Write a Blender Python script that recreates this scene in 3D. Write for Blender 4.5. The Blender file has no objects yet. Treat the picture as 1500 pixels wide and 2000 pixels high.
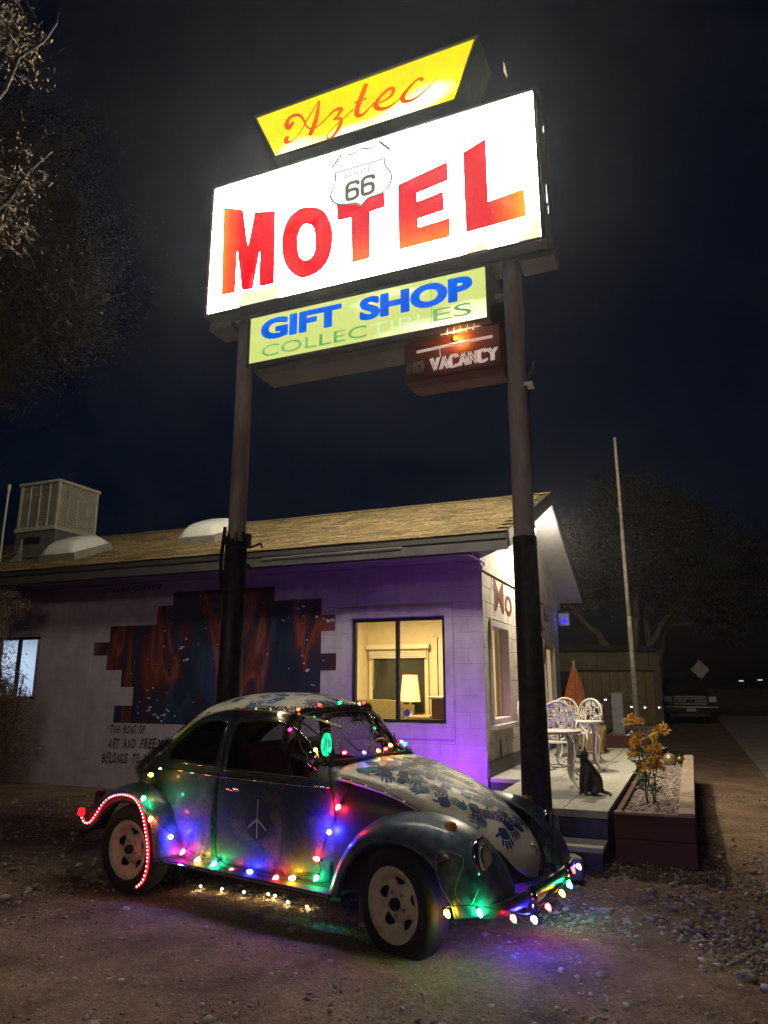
import bpy, math, random
import numpy as np
from mathutils import Vector, Matrix
from mathutils.bvhtree import BVHTree
from mathutils.geometry import tessellate_polygon
random.seed(7); rng = np.random.default_rng(7)
SC = bpy.context.scene
COL = SC.collection
R_ = math.radians

# ------------------------------------------------------------------ camera, world, exposure
cam_d = bpy.data.cameras.new('camera'); cam = bpy.data.objects.new('camera', cam_d); COL.objects.link(cam)
cam.location = (0, 0, 1.53); cam.rotation_euler = (R_(90 + 13.57), 0, 0)
cam_d.sensor_fit = 'VERTICAL'; cam_d.sensor_height = 24; cam_d.lens = 16.8
cam_d.clip_start = .05; cam_d.clip_end = 900
SC.camera = cam
W = bpy.data.worlds.new('World'); SC.world = W; W.use_nodes = True
wn = W.node_tree; bg = wn.nodes['Background']
sky = wn.nodes.new('ShaderNodeTexSky'); sky.sky_type = 'NISHITA'; sky.sun_disc = False
sky.sun_elevation = R_(0); sky.sun_rotation = R_(180); sky.air_density = 1; sky.dust_density = 1; sky.ozone_density = 4.5
wn.links.new(sky.outputs[0], bg.inputs[0]); bg.inputs[1].default_value = 0.015
# faint warm town light from behind the camera
sun_d = bpy.data.lights.new('town_glow', 'SUN'); sun_d.energy = .17; sun_d.angle = R_(10); sun_d.color = (1, .76, .58)
sun = bpy.data.objects.new('town_glow', sun_d); COL.objects.link(sun); sun.rotation_euler = (R_(63), 0, R_(-28))
SC.view_settings.view_transform = 'Standard'; SC.view_settings.look = 'None'
SC.view_settings.gamma = 1; SC.view_settings.exposure = 0; SC.view_settings.use_curve_mapping = False
SC.render.engine = 'CYCLES'
SC.cycles.use_denoising = True; SC.cycles.use_light_tree = True
SC.cycles.max_bounces = 5; SC.cycles.diffuse_bounces = 3; SC.cycles.glossy_bounces = 3
SC.cycles.transparent_max_bounces = 12; SC.cycles.volume_bounces = 0
SC.cycles.sample_clamp_indirect = 2.0; SC.cycles.sample_clamp_direct = 0
SC.cycles.caustics_reflective = False; SC.cycles.caustics_refractive = False

# ------------------------------------------------------------------ frames
# building frame: x along the front wall (to the right), y into the building; sign frame the same directions
AX = Vector((.9230, -.3847, 0)); AY = Vector((.3847, .9230, 0)); ROT = math.atan2(-.3847, .9230)
BO = Vector((1.275, 9.33, 0)); SO = Vector((1.27, 6.2, 0))
def B(x, y, z=0): return BO + AX * x + AY * y + Vector((0, 0, z))

# ------------------------------------------------------------------ materials
MATS = {}
def mat(name, col=(.5, .5, .5), rough=.6, metal=0, spec=.5, noise=0, nscale=8, col2=None, bump=0, bscale=40, emit=None, es=0, coat=0, stretch=None, detail=4):
    if name in MATS: return MATS[name]
    m = bpy.data.materials.new(name); m.use_nodes = True; MATS[name] = m
    n = m.node_tree.nodes; l = m.node_tree.links; p = n['Principled BSDF']
    p.inputs['Base Color'].default_value = (*col, 1); p.inputs['Roughness'].default_value = rough
    p.inputs['Metallic'].default_value = metal; p.inputs['Specular IOR Level'].default_value = spec
    p.inputs['Coat Weight'].default_value = coat
    if emit: p.inputs['Emission Color'].default_value = (*emit, 1); p.inputs['Emission Strength'].default_value = es
    if noise or bump or col2:
        tc = n.new('ShaderNodeTexCoord'); mp = n.new('ShaderNodeMapping'); l.new(tc.outputs['Object'], mp.inputs[0])
        if stretch: mp.inputs['Scale'].default_value = stretch
    if noise or col2:
        t = n.new('ShaderNodeTexNoise'); t.inputs['Scale'].default_value = nscale; t.inputs['Detail'].default_value = detail; t.inputs['Roughness'].default_value = .65
        l.new(mp.outputs[0], t.inputs[0])
        r = n.new('ShaderNodeValToRGB'); l.new(t.outputs[0], r.inputs[0])
        c2 = col2 or tuple(c * (1 - noise) for c in col); c1 = col if col2 else tuple(min(1, c * (1 + noise * .6)) for c in col)
        r.color_ramp.elements[0].position = .35; r.color_ramp.elements[1].position = .65
        r.color_ramp.elements[0].color = (*c2, 1); r.color_ramp.elements[1].color = (*c1, 1)
        l.new(r.outputs[0], p.inputs['Base Color'])
    if bump:
        t2 = n.new('ShaderNodeTexNoise'); t2.inputs['Scale'].default_value = bscale; t2.inputs['Detail'].default_value = 6
        l.new(mp.outputs[0], t2.inputs[0])
        b = n.new('ShaderNodeBump'); b.inputs['Strength'].default_value = bump; b.inputs['Distance'].default_value = .02
        l.new(t2.outputs[0], b.inputs['Height']); l.new(b.outputs[0], p.inputs['Normal'])
    return m

def emat(name, col, s, col2=None, s2=None, nscale=1.5, lo=.4, hi=.7, stretch=None):
    """lit translucent print: emission, optionally uneven where the tubes sit behind it"""
    if name in MATS: return MATS[name]
    m = bpy.data.materials.new(name); m.use_nodes = True; MATS[name] = m
    n = m.node_tree.nodes; l = m.node_tree.links; n.clear()
    out = n.new('ShaderNodeOutputMaterial'); e = n.new('ShaderNodeEmission'); l.new(e.outputs[0], out.inputs[0])
    e.inputs[0].default_value = (*col, 1); e.inputs[1].default_value = s
    if col2:
        tc = n.new('ShaderNodeTexCoord'); mp = n.new('ShaderNodeMapping'); l.new(tc.outputs['Object'], mp.inputs[0])
        if stretch: mp.inputs['Scale'].default_value = stretch
        t = n.new('ShaderNodeTexNoise'); t.inputs['Scale'].default_value = nscale; t.inputs['Detail'].default_value = 3; l.new(mp.outputs[0], t.inputs[0])
        r = n.new('ShaderNodeValToRGB'); l.new(t.outputs[0], r.inputs[0])
        r.color_ramp.elements[0].position = lo; r.color_ramp.elements[1].position = hi
        r.color_ramp.elements[0].color = (*[c * s for c in col], 1); r.color_ramp.elements[1].color = (*[c * s2 for c in col2], 1)
        l.new(r.outputs[0], e.inputs[0]); e.inputs[1].default_value = 1
    return m

def glass(name, tint=(.8, .85, .8), mixv=.12):
    if name in MATS: return MATS[name]
    m = bpy.data.materials.new(name); m.use_nodes = True; MATS[name] = m
    n = m.node_tree.nodes; l = m.node_tree.links; n.clear()
    out = n.new('ShaderNodeOutputMaterial'); t = n.new('ShaderNodeBsdfTransparent'); g = n.new('ShaderNodeBsdfGlossy'); mx = n.new('ShaderNodeMixShader')
    t.inputs[0].default_value = (*tint, 1); g.inputs[1].default_value = .03; g.inputs[0].default_value = (.9, .9, .9, 1)
    lw = n.new('ShaderNodeLayerWeight'); lw.inputs[0].default_value = mixv
    l.new(lw.outputs[0], mx.inputs[0]); l.new(t.outputs[0], mx.inputs[1]); l.new(g.outputs[0], mx.inputs[2]); l.new(mx.outputs[0], out.inputs[0])
    return m

# ------------------------------------------------------------------ object helpers
def tag(o, label=None, cat=None, group=None, kind=None):
    if label: o['label'] = label
    if cat: o['category'] = cat
    if group: o['group'] = group
    if kind: o['kind'] = kind
    return o
def thing(name, label, cat, loc=(0, 0, 0), rz=0, group=None):
    o = bpy.data.objects.new(name, None); COL.objects.link(o); o.empty_display_size = .1
    o.location = loc; o.rotation_euler = (0, 0, rz)
    return tag(o, label, cat, group)
def mesh(name, V, F, m=None, parent=None, smooth=False, label=None, loc=None):
    me = bpy.data.meshes.new(name); me.from_pydata([tuple(v) for v in V], [], [tuple(f) for f in F]); me.update()
    if smooth: me.shade_smooth()
    if m:
        for q in (m if isinstance(m, (list, tuple)) else [m]): me.materials.append(q)
    o = bpy.data.objects.new(name, me); COL.objects.link(o)
    if parent: o.parent = parent
    if label: o['label'] = label
    if loc: o.location = loc
    return o
def inst(name, src, parent=None, loc=None, rot=None, scale=None, label=None):
    o = bpy.data.objects.new(name, src.data); COL.objects.link(o)
    if parent: o.parent = parent
    if loc is not None: o.location = loc
    if rot is not None: o.rotation_euler = rot
    if scale is not None: o.scale = scale
    if label: o['label'] = label
    return o
def children(o): return [c for c in bpy.data.objects if c.parent == o]
def copy_tree(o, parent=None):
    c = o.copy(); COL.objects.link(c)
    if parent: c.parent = parent
    for ch in children(o): copy_tree(ch, c)
    return c

class MB:
    def __init__(s): s.V = []; s.F = []
    def add(s, V, F):
        k = len(s.V); s.V += [tuple(v) for v in V]; s.F += [tuple(i + k for i in f) for f in F]; return s
    def box(s, x0, x1, y0, y1, z0, z1, bev=0):
        if bev:
            b = bev; V = []
            for (x, sx) in ((x0, 1), (x1, -1)):
                for (y, sy) in ((y0, 1), (y1, -1)):
                    for (z, sz) in ((z0, 1), (z1, -1)):
                        V += [(x + sx * b, y + sy * b, z), (x + sx * b, y, z + sz * b), (x, y + sy * b, z + sz * b)]
            idx = lambda i, j, k, a: ((i * 2 + j) * 2 + k) * 3 + a
            F = []
            F.append([idx(0,0,0,0), idx(0,1,0,0), idx(1,1,0,0), idx(1,0,0,0)]); F.append([idx(0,0,1,0), idx(1,0,1,0), idx(1,1,1,0), idx(0,1,1,0)])
            F.append([idx(0,0,0,1), idx(1,0,0,1), idx(1,0,1,1), idx(0,0,1,1)]); F.append([idx(0,1,0,1), idx(0,1,1,1), idx(1,1,1,1), idx(1,1,0,1)])
            F.append([idx(0,0,0,2), idx(0,0,1,2), idx(0,1,1,2), idx(0,1,0,2)]); F.append([idx(1,0,0,2), idx(1,1,0,2), idx(1,1,1,2), idx(1,0,1,2)])
            for i in (0, 1):
                for k in (0, 1): F.append([idx(i,0,k,0), idx(i,0,k,2), idx(i,1,k,2), idx(i,1,k,0)])
                for j in (0, 1): F.append([idx(i,j,0,1), idx(i,j,0,2), idx(i,j,1,2), idx(i,j,1,1)])
            for j in (0, 1):
                for k in (0, 1): F.append([idx(0,j,k,0), idx(0,j,k,1), idx(1,j,k,1), idx(1,j,k,0)])
            for i in (0, 1):
                for j in (0, 1):
                    for k in (0, 1): F.append([idx(i,j,k,0), idx(i,j,k,1), idx(i,j,k,2)])
            # orient outward
            c = Vector(((x0+x1)/2, (y0+y1)/2, (z0+z1)/2)); out = []
            for f in F:
                p = [Vector(V[i]) for i in f]; n = (p[1]-p[0]).cross(p[2]-p[0]); m_ = sum(p, Vector())/len(p) - c
                out.append(f if n.dot(m_) > 0 else f[::-1])
            return s.add(V, out)
        V = [(x, y, z) for z in (z0, z1) for (x, y) in ((x0, y0), (x1, y0), (x1, y1), (x0, y1))]
        return s.add(V, [(3, 2, 1, 0), (4, 5, 6, 7), (0, 1, 5, 4), (1, 2, 6, 5), (2, 3, 7, 6), (3, 0, 4, 7)])
    def tube(s, P, r, n=8, closed=False, cap=True):
        P = [Vector(p) for p in P]; k = len(P); V = []; rr = r if hasattr(r, '__len__') else [r] * k
        up = None
        for i in range(k):
            a = P[(i - 1) % k] if (closed or i > 0) else P[i]; b = P[(i + 1) % k] if (closed or i < k - 1) else P[i]
            t = (b - a); t = t.normalized() if t.length > 1e-9 else Vector((0, 0, 1))
            if up is None: up = Vector((0, 0, 1)) if abs(t.z) < .9 else Vector((1, 0, 0))
            u = up - t * up.dot(t)
            if u.length < 1e-6: u = t.orthogonal()
            u.normalize(); up = u; v = t.cross(u)
            for j in range(n):
                q = 2 * math.pi * j / n; V.append(P[i] + (u * math.cos(q) + v * math.sin(q)) * rr[i])
        F = []
        for i in range(k if closed else k - 1):
            i2 = (i + 1) % k
            for j in range(n): F.append((i * n + j, i * n + (j + 1) % n, i2 * n + (j + 1) % n, i2 * n + j))
        if cap and not closed: F.append(tuple(range(n))[::-1]); F.append(tuple(range((k - 1) * n, k * n)))
        return s.add(V, F)
    def lathe(s, prof, n=24, c=(0, 0, 0), axis='z', a0=0, a1=2 * math.pi):
        V = []; full = abs(a1 - a0 - 2 * math.pi) < 1e-6; m_ = n if full else n + 1
        for (r, h) in prof:
            for j in range(m_):
                q = a0 + (a1 - a0) * j / n; x, y = r * math.cos(q), r * math.sin(q)
                p = {'z': (x, y, h), 'y': (x, h, y), 'x': (h, x, y)}[axis]
                V.append((p[0] + c[0], p[1] + c[1], p[2] + c[2]))
        F = []
        for i in range(len(prof) - 1):
            for j in range(n if full else n):
                j2 = (j + 1) % m_ if full else j + 1
                f = (i * m_ + j, i * m_ + j2, (i + 1) * m_ + j2, (i + 1) * m_ + j)
                F.append(f if axis != 'y' else f[::-1])
        return s.add(V, F)
    def prism(s, poly, y0, y1, holes=(), plane='xz'):
        """extrude a 2-D polygon (x,z) from y0 to y1"""
        loops = [list(poly)] + [list(h) for h in holes]
        tr = tessellate_polygon([[Vector((a, b, 0)) for a, b in L] for L in loops]); flat = [p for L in loops for p in L]; n = len(flat)
        f3 = {'xz': lambda a, b, d: (a, d, b), 'xy': lambda a, b, d: (a, b, d), 'yz': lambda a, b, d: (d, a, b)}[plane]
        V = [f3(a, b, y0) for a, b in flat] + [f3(a, b, y1) for a, b in flat]
        F = []
        for t in tr:
            a, b, c = [Vector((*flat[i], 0)) for i in t]
            if (b - a).cross(c - a).z < 0: t = t[::-1]
            t2 = tuple(t) if plane != 'xy' else tuple(t)[::-1]
            F.append(t2); F.append(tuple(i + n for i in t2[::-1]))
        k = 0
        for L in loops:
            m_ = len(L)
            for i in range(m_): F.append((k + i, k + (i + 1) % m_, n + k + (i + 1) % m_, n + k + i))
            k += m_
        return s.add(V, F)
    def xf(s, M):
        s.V = [tuple(M @ Vector(v)) for v in s.V]; return s
    def build(s, name, m=None, parent=None, smooth=False, label=None, loc=None): return mesh(name, s.V, s.F, m, parent, smooth, label, loc)

def fixn(o):
    import bmesh
    bm = bmesh.new(); bm.from_mesh(o.data); bmesh.ops.recalc_face_normals(bm, faces=bm.faces); bm.to_mesh(o.data); bm.free(); return o

def crv(P, n=12, closed=False):
    """Catmull-Rom through the points"""
    P = [Vector(p if len(p) == 3 else (*p, 0)) for p in P]; k = len(P); out = []
    for i in range(k if closed else k - 1):
        p0 = P[(i - 1) % k] if closed or i > 0 else P[i] * 2 - P[i + 1]
        p1 = P[i]; p2 = P[(i + 1) % k]; p3 = P[(i + 2) % k] if closed or i + 2 < k else p2 * 2 - p1
        for j in range(n):
            t = j / n
            out.append(.5 * ((2 * p1) + (p2 - p0) * t + (2 * p0 - 5 * p1 + 4 * p2 - p3) * t * t + (3 * p1 - p0 - 3 * p2 + p3) * t ** 3))
    if not closed: out.append(P[-1])
    return out
def crv2(P, n=12, closed=False): return [(v.x, v.y) for v in crv(P, n, closed)]

def text_mb(s, size, wide=1, bold=0, shear=0):
    c = bpy.data.curves.new('txt', 'FONT'); c.body = s; c.size = size; c.offset = bold; c.shear = shear; c.resolution_u = 4
    o = bpy.data.objects.new('txt', c); COL.objects.link(o)
    dg = bpy.context.evaluated_depsgraph_get(); dg.update(); me = bpy.data.meshes.new_from_object(o.evaluated_get(dg))
    V = [Vector((v.co.x * wide, 0, v.co.y)) for v in me.vertices]; F = [tuple(p.vertices) for p in me.polygons]
    bpy.data.objects.remove(o); bpy.data.curves.remove(c); bpy.data.meshes.remove(me)
    b = MB(); b.V = [tuple(v) for v in V]
    for f in F:
        n = (V[f[1]] - V[f[0]]).cross(V[f[2]] - V[f[0]]); b.F.append(f if n.y < 0 else f[::-1])
    return b
def fit(b, x0, x1, z0, z1):
    xs = [v[0] for v in b.V]; zs = [v[2] for v in b.V]; a, c = min(xs), max(xs); d, e = min(zs), max(zs)
    b.V = [(x0 + (v[0] - a) / (c - a) * (x1 - x0), v[1], z0 + (v[2] - d) / (e - d) * (z1 - z0)) for v in b.V]; return b
def ribbon(P, wd, y=0):
    """flat stroke in the xz plane; wd = full width per point"""
    P = [Vector((p[0], p[1])) for p in P]; V = []; F = []
    for i, p in enumerate(P):
        a = P[max(0, i - 1)]; b = P[min(len(P) - 1, i + 1)]; t = (b - a)
        t = t.normalized() if t.length > 1e-9 else Vector((1, 0)); n = Vector((-t.y, t.x)) * wd[i] / 2
        V += [(p.x + n.x, y, p.y + n.y), (p.x - n.x, y, p.y - n.y)]
    for i in range(len(P) - 1): F.append((2 * i, 2 * i + 1, 2 * i + 3, 2 * i + 2))
    return V, F

def sdf_poly(poly):
    P = np.array(poly, float); A = P; Bn = np.roll(P, -1, 0)
    def f(x, y):
        p = np.stack([x, y], -1)[:, None, :]; e = (Bn - A)[None]; w = p - A[None]
        t = np.clip((w * e).sum(-1) / (e * e).sum(-1), 0, 1); d = np.sqrt((((w - e * t[..., None]) ** 2).sum(-1))).min(1)
        yi, yj = A[None, :, 1], Bn[None, :, 1]; xi, xj = A[None, :, 0], Bn[None, :, 0]; px, py = p[..., 0], p[..., 1]
        c = ((yi > py) != (yj > py)) & (px < (xj - xi) * (py - yi) / (yj - yi + 1e-12) + xi)
        return np.where(c.sum(1) % 2 == 1, d, -d)
    return f
def tris(F):
    T = []
    for f in F:
        for i in range(1, len(f) - 1): T.append((f[0], f[i], f[i + 1]))
    return T
def clip(V, T, f):
    """cut a triangle mesh along f=0; returns (V, T_pos, T_neg)"""
    V = [tuple(v) for v in V]; f = list(f); cache = {}; pos = []; neg = []
    def cut(a, b):
        k = (min(a, b), max(a, b))
        if k not in cache:
            t = f[a] / (f[a] - f[b]); V.append(tuple(V[a][i] + (V[b][i] - V[a][i]) * t for i in range(3))); f.append(0); cache[k] = len(V) - 1
        return cache[k]
    for t in T:
        s = [f[i] > 0 for i in t]
        if all(s): pos.append(t); continue
        if not any(s): neg.append(t); continue
        k = [i for i in range(3) if s[i] != (sum(s) > 1)][0]
        a, b, c = t[k], t[(k + 1) % 3], t[(k + 2) % 3]; p, q = cut(a, b), cut(a, c)
        one, two = (pos, neg) if f[a] > 0 else (neg, pos)
        one.append((a, p, q)); two += [(p, b, c), (p, c, q)]
    return V, pos, neg
def compact(V, T):
    ids = sorted({i for t in T for i in t}); mp = {k: i for i, k in enumerate(ids)}
    return [V[i] for i in ids], [tuple(mp[i] for i in t) for t in T]
def cm(name, V, T, m, parent, smooth=True, label=None):
    V2, T2 = compact(V, T); return mesh(name, V2, T2, m, parent, smooth, label)

# fast numpy mesh of many small faces
def np_mesh(name, V, F, m, parent=None, smooth=False):
    V = np.asarray(V, np.float32).reshape(-1, 3); F = np.asarray(F, np.int32); k = F.shape[1]
    me = bpy.data.meshes.new(name); me.vertices.add(len(V)); me.vertices.foreach_set('co', V.ravel())
    me.loops.add(F.size); me.loops.foreach_set('vertex_index', F.ravel()); me.polygons.add(len(F))
    me.polygons.foreach_set('loop_start', np.arange(0, F.size, k, dtype=np.int32)); me.polygons.foreach_set('loop_total', np.full(len(F), k, np.int32))
    me.update(calc_edges=True); me.validate()
    if smooth: me.shade_smooth()
    me.materials.append(m); o = bpy.data.objects.new(name, me); COL.objects.link(o)
    if parent: o.parent = parent
    return o
def rquads(C, L, Wd):
    """random oriented leaf quads at centres C"""
    n = len(C); a = rng.normal(size=(n, 3)); a /= np.linalg.norm(a, axis=1)[:, None]; b = rng.normal(size=(n, 3)); b -= a * (a * b).sum(1)[:, None]; b /= np.linalg.norm(b, axis=1)[:, None]
    L = np.broadcast_to(np.asarray(L, float).reshape(-1, 1), (n, 1)) if np.ndim(L) else np.full((n, 1), L)
    a = a * L / 2; b = b * L * Wd / 2
    V = np.stack([C - a, C + b, C + a, C - b], 1).reshape(-1, 3); return V, np.arange(4 * n).reshape(-1, 4)

# ------------------------------------------------------------------ common materials
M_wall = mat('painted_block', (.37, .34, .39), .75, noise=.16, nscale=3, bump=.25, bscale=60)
_n = M_wall.node_tree.nodes; _l = M_wall.node_tree.links; _tc = _n.new('ShaderNodeTexCoord'); _mp = _n.new('ShaderNodeMapping'); _mp.inputs['Scale'].default_value = (5, 1, .5); _t = _n.new('ShaderNodeTexNoise'); _t.inputs['Scale'].default_value = 1.6; _t.inputs['Detail'].default_value = 8
_l.new(_tc.outputs['Object'], _mp.inputs[0]); _l.new(_mp.outputs[0], _t.inputs[0]); _r = _n.new('ShaderNodeMapRange'); _r.inputs[1].default_value = .3; _r.inputs[2].default_value = .7; _r.inputs[3].default_value = .90; _r.inputs[4].default_value = 1.06; _l.new(_t.outputs[0], _r.inputs[0])
_x = _n.new('ShaderNodeVectorMath'); _x.operation = 'SCALE'; _old = _n['Principled BSDF'].inputs['Base Color'].links[0].from_socket; _l.new(_old, _x.inputs[0]); _l.new(_r.outputs[0], _x.inputs['Scale']); _l.new(_x.outputs[0], _n['Principled BSDF'].inputs['Base Color'])
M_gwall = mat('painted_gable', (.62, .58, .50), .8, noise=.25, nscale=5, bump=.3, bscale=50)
M_fascia = mat('fascia_paint', (.06, .055, .058), .6, noise=.3, nscale=4)
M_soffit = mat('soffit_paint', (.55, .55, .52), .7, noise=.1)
M_trimw = mat('white_trim', (.62, .60, .58), .6, noise=.1)
M_black = mat('black_metal', (.02, .02, .022), .4, noise=.4, nscale=20)
M_steel = mat('galvanised', (.42, .42, .40), .45, .6, noise=.2, nscale=15)
M_conc = mat('concrete', (.36, .35, .32), .9, noise=.25, nscale=6, bump=.3, bscale=60)

# ------------------------------------------------------------------ ground
def axis_(a, b, c, d, fine, coarse_n=26):
    m_ = np.arange(b, c, fine); l_ = b - (b - a) * (np.linspace(1, 0, coarse_n, endpoint=False) ** 3); r_ = c + (d - c) * (np.linspace(0, 1, coarse_n) ** 3)
    return np.unique(np.concatenate([l_, m_, r_]))
gx = axis_(-190, -5.5, 8, 190, .05); gy = axis_(-30, 1.2, 9.5, 320, .05)
X, Y = np.meshgrid(gx, gy); Z = np.zeros_like(X)
for k in range(26):
    fr = 1.2 * 1.22 ** k; an = rng.uniform(0, 6.28); ph = rng.uniform(0, 6.28); Z += .010 / (1 + fr * .35) * np.sin(fr * (X * math.cos(an) + Y * math.sin(an)) + ph)
Z += rng.normal(size=Z.shape) * .0016
near = np.clip(1 - (np.hypot(X - 1, Y - 5) - 7) / 4, 0, 1); Z = Z * near - .006
ny, nx = X.shape; I = np.arange(ny * nx).reshape(ny, nx)
M_dirt = mat('dirt_gravel', (.5, .4, .3))
n = M_dirt.node_tree.nodes; l = M_dirt.node_tree.links; p = n['Principled BSDF']; p.inputs['Roughness'].default_value = .95; p.inputs['Specular IOR Level'].default_value = .25
tc = n.new('ShaderNodeTexCoord')
def nz(sc, det=6, ro=.6):
    t = n.new('ShaderNodeTexNoise'); t.inputs['Scale'].default_value = sc; t.inputs['Detail'].default_value = det; t.inputs['Roughness'].default_value = ro; l.new(tc.outputs['Object'], t.inputs[0]); return t
def ramp(src, c0, c1, p0, p1):
    r = n.new('ShaderNodeValToRGB'); l.new(src, r.inputs[0]); r.color_ramp.elements[0].position = p0; r.color_ramp.elements[1].position = p1
    r.color_ramp.elements[0].color = (*c0, 1); r.color_ramp.elements[1].color = (*c1, 1); return r
def mixc(a, b, f, mode='MIX'):
    x = n.new('ShaderNodeMix'); x.data_type = 'RGBA'; x.blend_type = mode
    (l.new(f, x.inputs[0]) if not isinstance(f, float) else setattr(x.inputs[0], 'default_value', f)); l.new(a, x.inputs[6]); l.new(b, x.inputs[7]); return x.outputs[2]
base = ramp(nz(1.7, 9, .7).outputs[0], (.125, .082, .056), (.42, .29, .195), .32, .66)
fine = ramp(nz(34, 10, .85).outputs[0], (.16, .15, .15), (1.15, 1.1, 1.05), .33, .60)
vo = n.new('ShaderNodeTexVoronoi'); vo.inputs['Scale'].default_value = 55; l.new(tc.outputs['Object'], vo.inputs[0])
vr = ramp(vo.outputs['Color'], (.55, .5, .48), (1.0, .96, .9), .2, .95)
c = mixc(base.outputs[0], fine.outputs[0], .8, 'MULTIPLY'); c = mixc(c, vr.outputs[0], .45, 'MULTIPLY'); l.new(c, p.inputs['Base Color'])
b = n.new('ShaderNodeBump'); b.inputs['Strength'].default_value = .8; b.inputs['Distance'].default_value = .02; l.new(nz(38, 8, .75).outputs[0], b.inputs['Height'])
b2 = n.new('ShaderNodeBump'); b2.inputs['Strength'].default_value = .5; b2.inputs['Distance'].default_value = .01; l.new(vo.outputs['Distance'], b2.inputs['Height']); l.new(b.outputs[0], b2.inputs['Normal']); l.new(b2.outputs[0], p.inputs['Normal'])
g = np_mesh('ground', np.stack([X, Y, Z], -1), np.stack([I[:-1, :-1], I[:-1, 1:], I[1:, 1:], I[1:, :-1]], -1).reshape(-1, 4), M_dirt, smooth=True)
g['kind'] = 'structure'

# driveway slabs along the right
M_drive = mat('driveway_concrete', (.30, .26, .22), .9, noise=.3, nscale=2.5, bump=.35, bscale=45)
dr = thing('driveway', None, None, BO, ROT); dr['kind'] = 'structure'
for i in range(9):
    for j in range(2):
        MB().box(3.45 + 3.0 * j, 6.43 + 3.0 * j, 3 + i * 4.0, 6.98 + i * 4.0, -.1, .012 + .002 * ((i + j) % 2), .006).build('slab', M_drive, dr)

# stones
def ico(sub=0):
    import bmesh
    bm = bmesh.new(); bmesh.ops.create_icosphere(bm, subdivisions=sub + 1, radius=1); V = np.array([v.co[:] for v in bm.verts]); F = np.array([[q.index for q in f.verts] for f in bm.faces]); bm.free(); return V, F
icoV, icoF = ico(0)
def stones(name, P, S, m, flat=.6, parent=None):
    n_ = len(P); v = icoV[None] * (1 + rng.uniform(-.28, .28, (n_, len(icoV), 1))) * rng.uniform(.6, 1.3, (n_, 1, 3)); v[..., 2] *= flat
    a = rng.uniform(0, 6.28, n_); ca, sa = np.cos(a)[:, None], np.sin(a)[:, None]
    x = v[..., 0] * ca - v[..., 1] * sa; y = v[..., 0] * sa + v[..., 1] * ca; v = np.stack([x, y, v[..., 2]], -1) * S[:, None, None] + P[:, None, :]
    F = icoF[None] + (np.arange(n_) * len(icoV))[:, None, None]; o = np_mesh(name, v, F.reshape(-1, 3), m, parent); o['kind'] = 'stuff'; return o
M_stone = mat('pebbles', (.42, .36, .31), .8, col2=(.13, .10, .09), nscale=9, detail=2)
M_stone2 = mat('pale_pebbles', (.62, .57, .50), .7, col2=(.30, .26, .22), nscale=12, detail=2)
def scatter(n_, x0, x1, y0, y1, dens=None):
    out = []
    while len(out) < n_:
        x, y = random.uniform(x0, x1), random.uniform(y0, y1)
        if dens is None or random.random() < dens(x, y): out.append((x, y))
    return np.array(out)
def dens(x, y):
    d = .12 + .88 * math.exp(-((x - 2.6) ** 2 / 3.0 + (y - 5.2) ** 2 / 1.6)) + .7 * math.exp(-((x + 4.2) ** 2 / 2 + (y - 7.2) ** 2 / 3)) + .25 * (y < 2.6)
    return min(1, d * (.4 + .6 * (math.sin(x * 2.3 + y) * math.sin(y * 1.7 - x) > -.2)))
p1 = scatter(17000, -6, 8, 1.3, 11, dens); s1 = rng.gamma(1.6, .0058, len(p1)) + .003
stones('gravel', np.column_stack([p1, s1 * .15 - .002]), s1, M_stone)['label'] = 'loose dark gravel strewn over the dirt lot'
p1 = scatter(6500, -6, 8, 1.3, 11, dens); s1 = rng.gamma(1.6, .0042, len(p1)) + .0025
stones('gravel', np.column_stack([p1, s1 * .2 - .001]), s1, M_stone2)['label'] = 'pale gravel chips among the dark gravel'
p1 = scatter(30000, -3.4, 4.2, 1.35, 6.2); s1 = rng.gamma(1.7, .0017, len(p1)) + .0012
stones('grit', np.column_stack([p1, s1 * .2 - .001]), s1, mat('grit', (.50, .42, .34), .9, col2=(.06, .045, .04), nscale=40, detail=1))['label'] = 'fine grit and chips over the foreground dirt'
# dry grass and leaf litter
def litter(n_, fn, lo, hi, name, m, wd=.12, lift=.02):
    P = fn(n_); n_ = len(P); a = rng.uniform(0, 6.28, n_); L = rng.uniform(lo, hi, n_); t = rng.uniform(-.1, .8, n_)
    d = np.stack([np.cos(a) * np.cos(t), np.sin(a) * np.cos(t), np.sin(t)], -1) * L[:, None]; s_ = np.stack([-np.sin(a), np.cos(a), rng.uniform(-.5, .5, n_)], -1) * (L * wd)[:, None] / 2
    c_ = np.column_stack([P, np.full(n_, .004)]); V = np.stack([c_ - s_, c_ + s_, c_ + d + s_ * .3, c_ + d - s_ * .3], 1)
    o = np_mesh(name, V, np.arange(4 * n_).reshape(-1, 4), m); o['kind'] = 'stuff'; return o
M_straw = mat('dry_straw', (.42, .33, .20), .9, noise=.5, nscale=30)
def base_pts(n_):
    u = rng.uniform(-.6, 2.6, n_); v = -2.2 + rng.normal(size=n_) * .22 - .25 * (u < 1.6)
    return np.column_stack([BO.x + AX.x * u + AY.x * v, BO.y + AX.y * u + AY.y * v])
litter(1500, base_pts, .015, .06, 'dry_grass', M_straw)['label'] = 'dry grass and leaf litter at the foot of the steps'
def car_pts(n_):
    u = rng.uniform(-.95, .75, n_); v = -.36 + rng.normal(size=n_) * .15
    return np.column_stack([-.53 + .8466 * u + .5322 * v, 5.92 - .5322 * u + .8466 * v])
litter(2600, car_pts, .015, .05, 'dry_grass', M_straw)['label'] = 'dry grass growing under the car sill'
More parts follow.
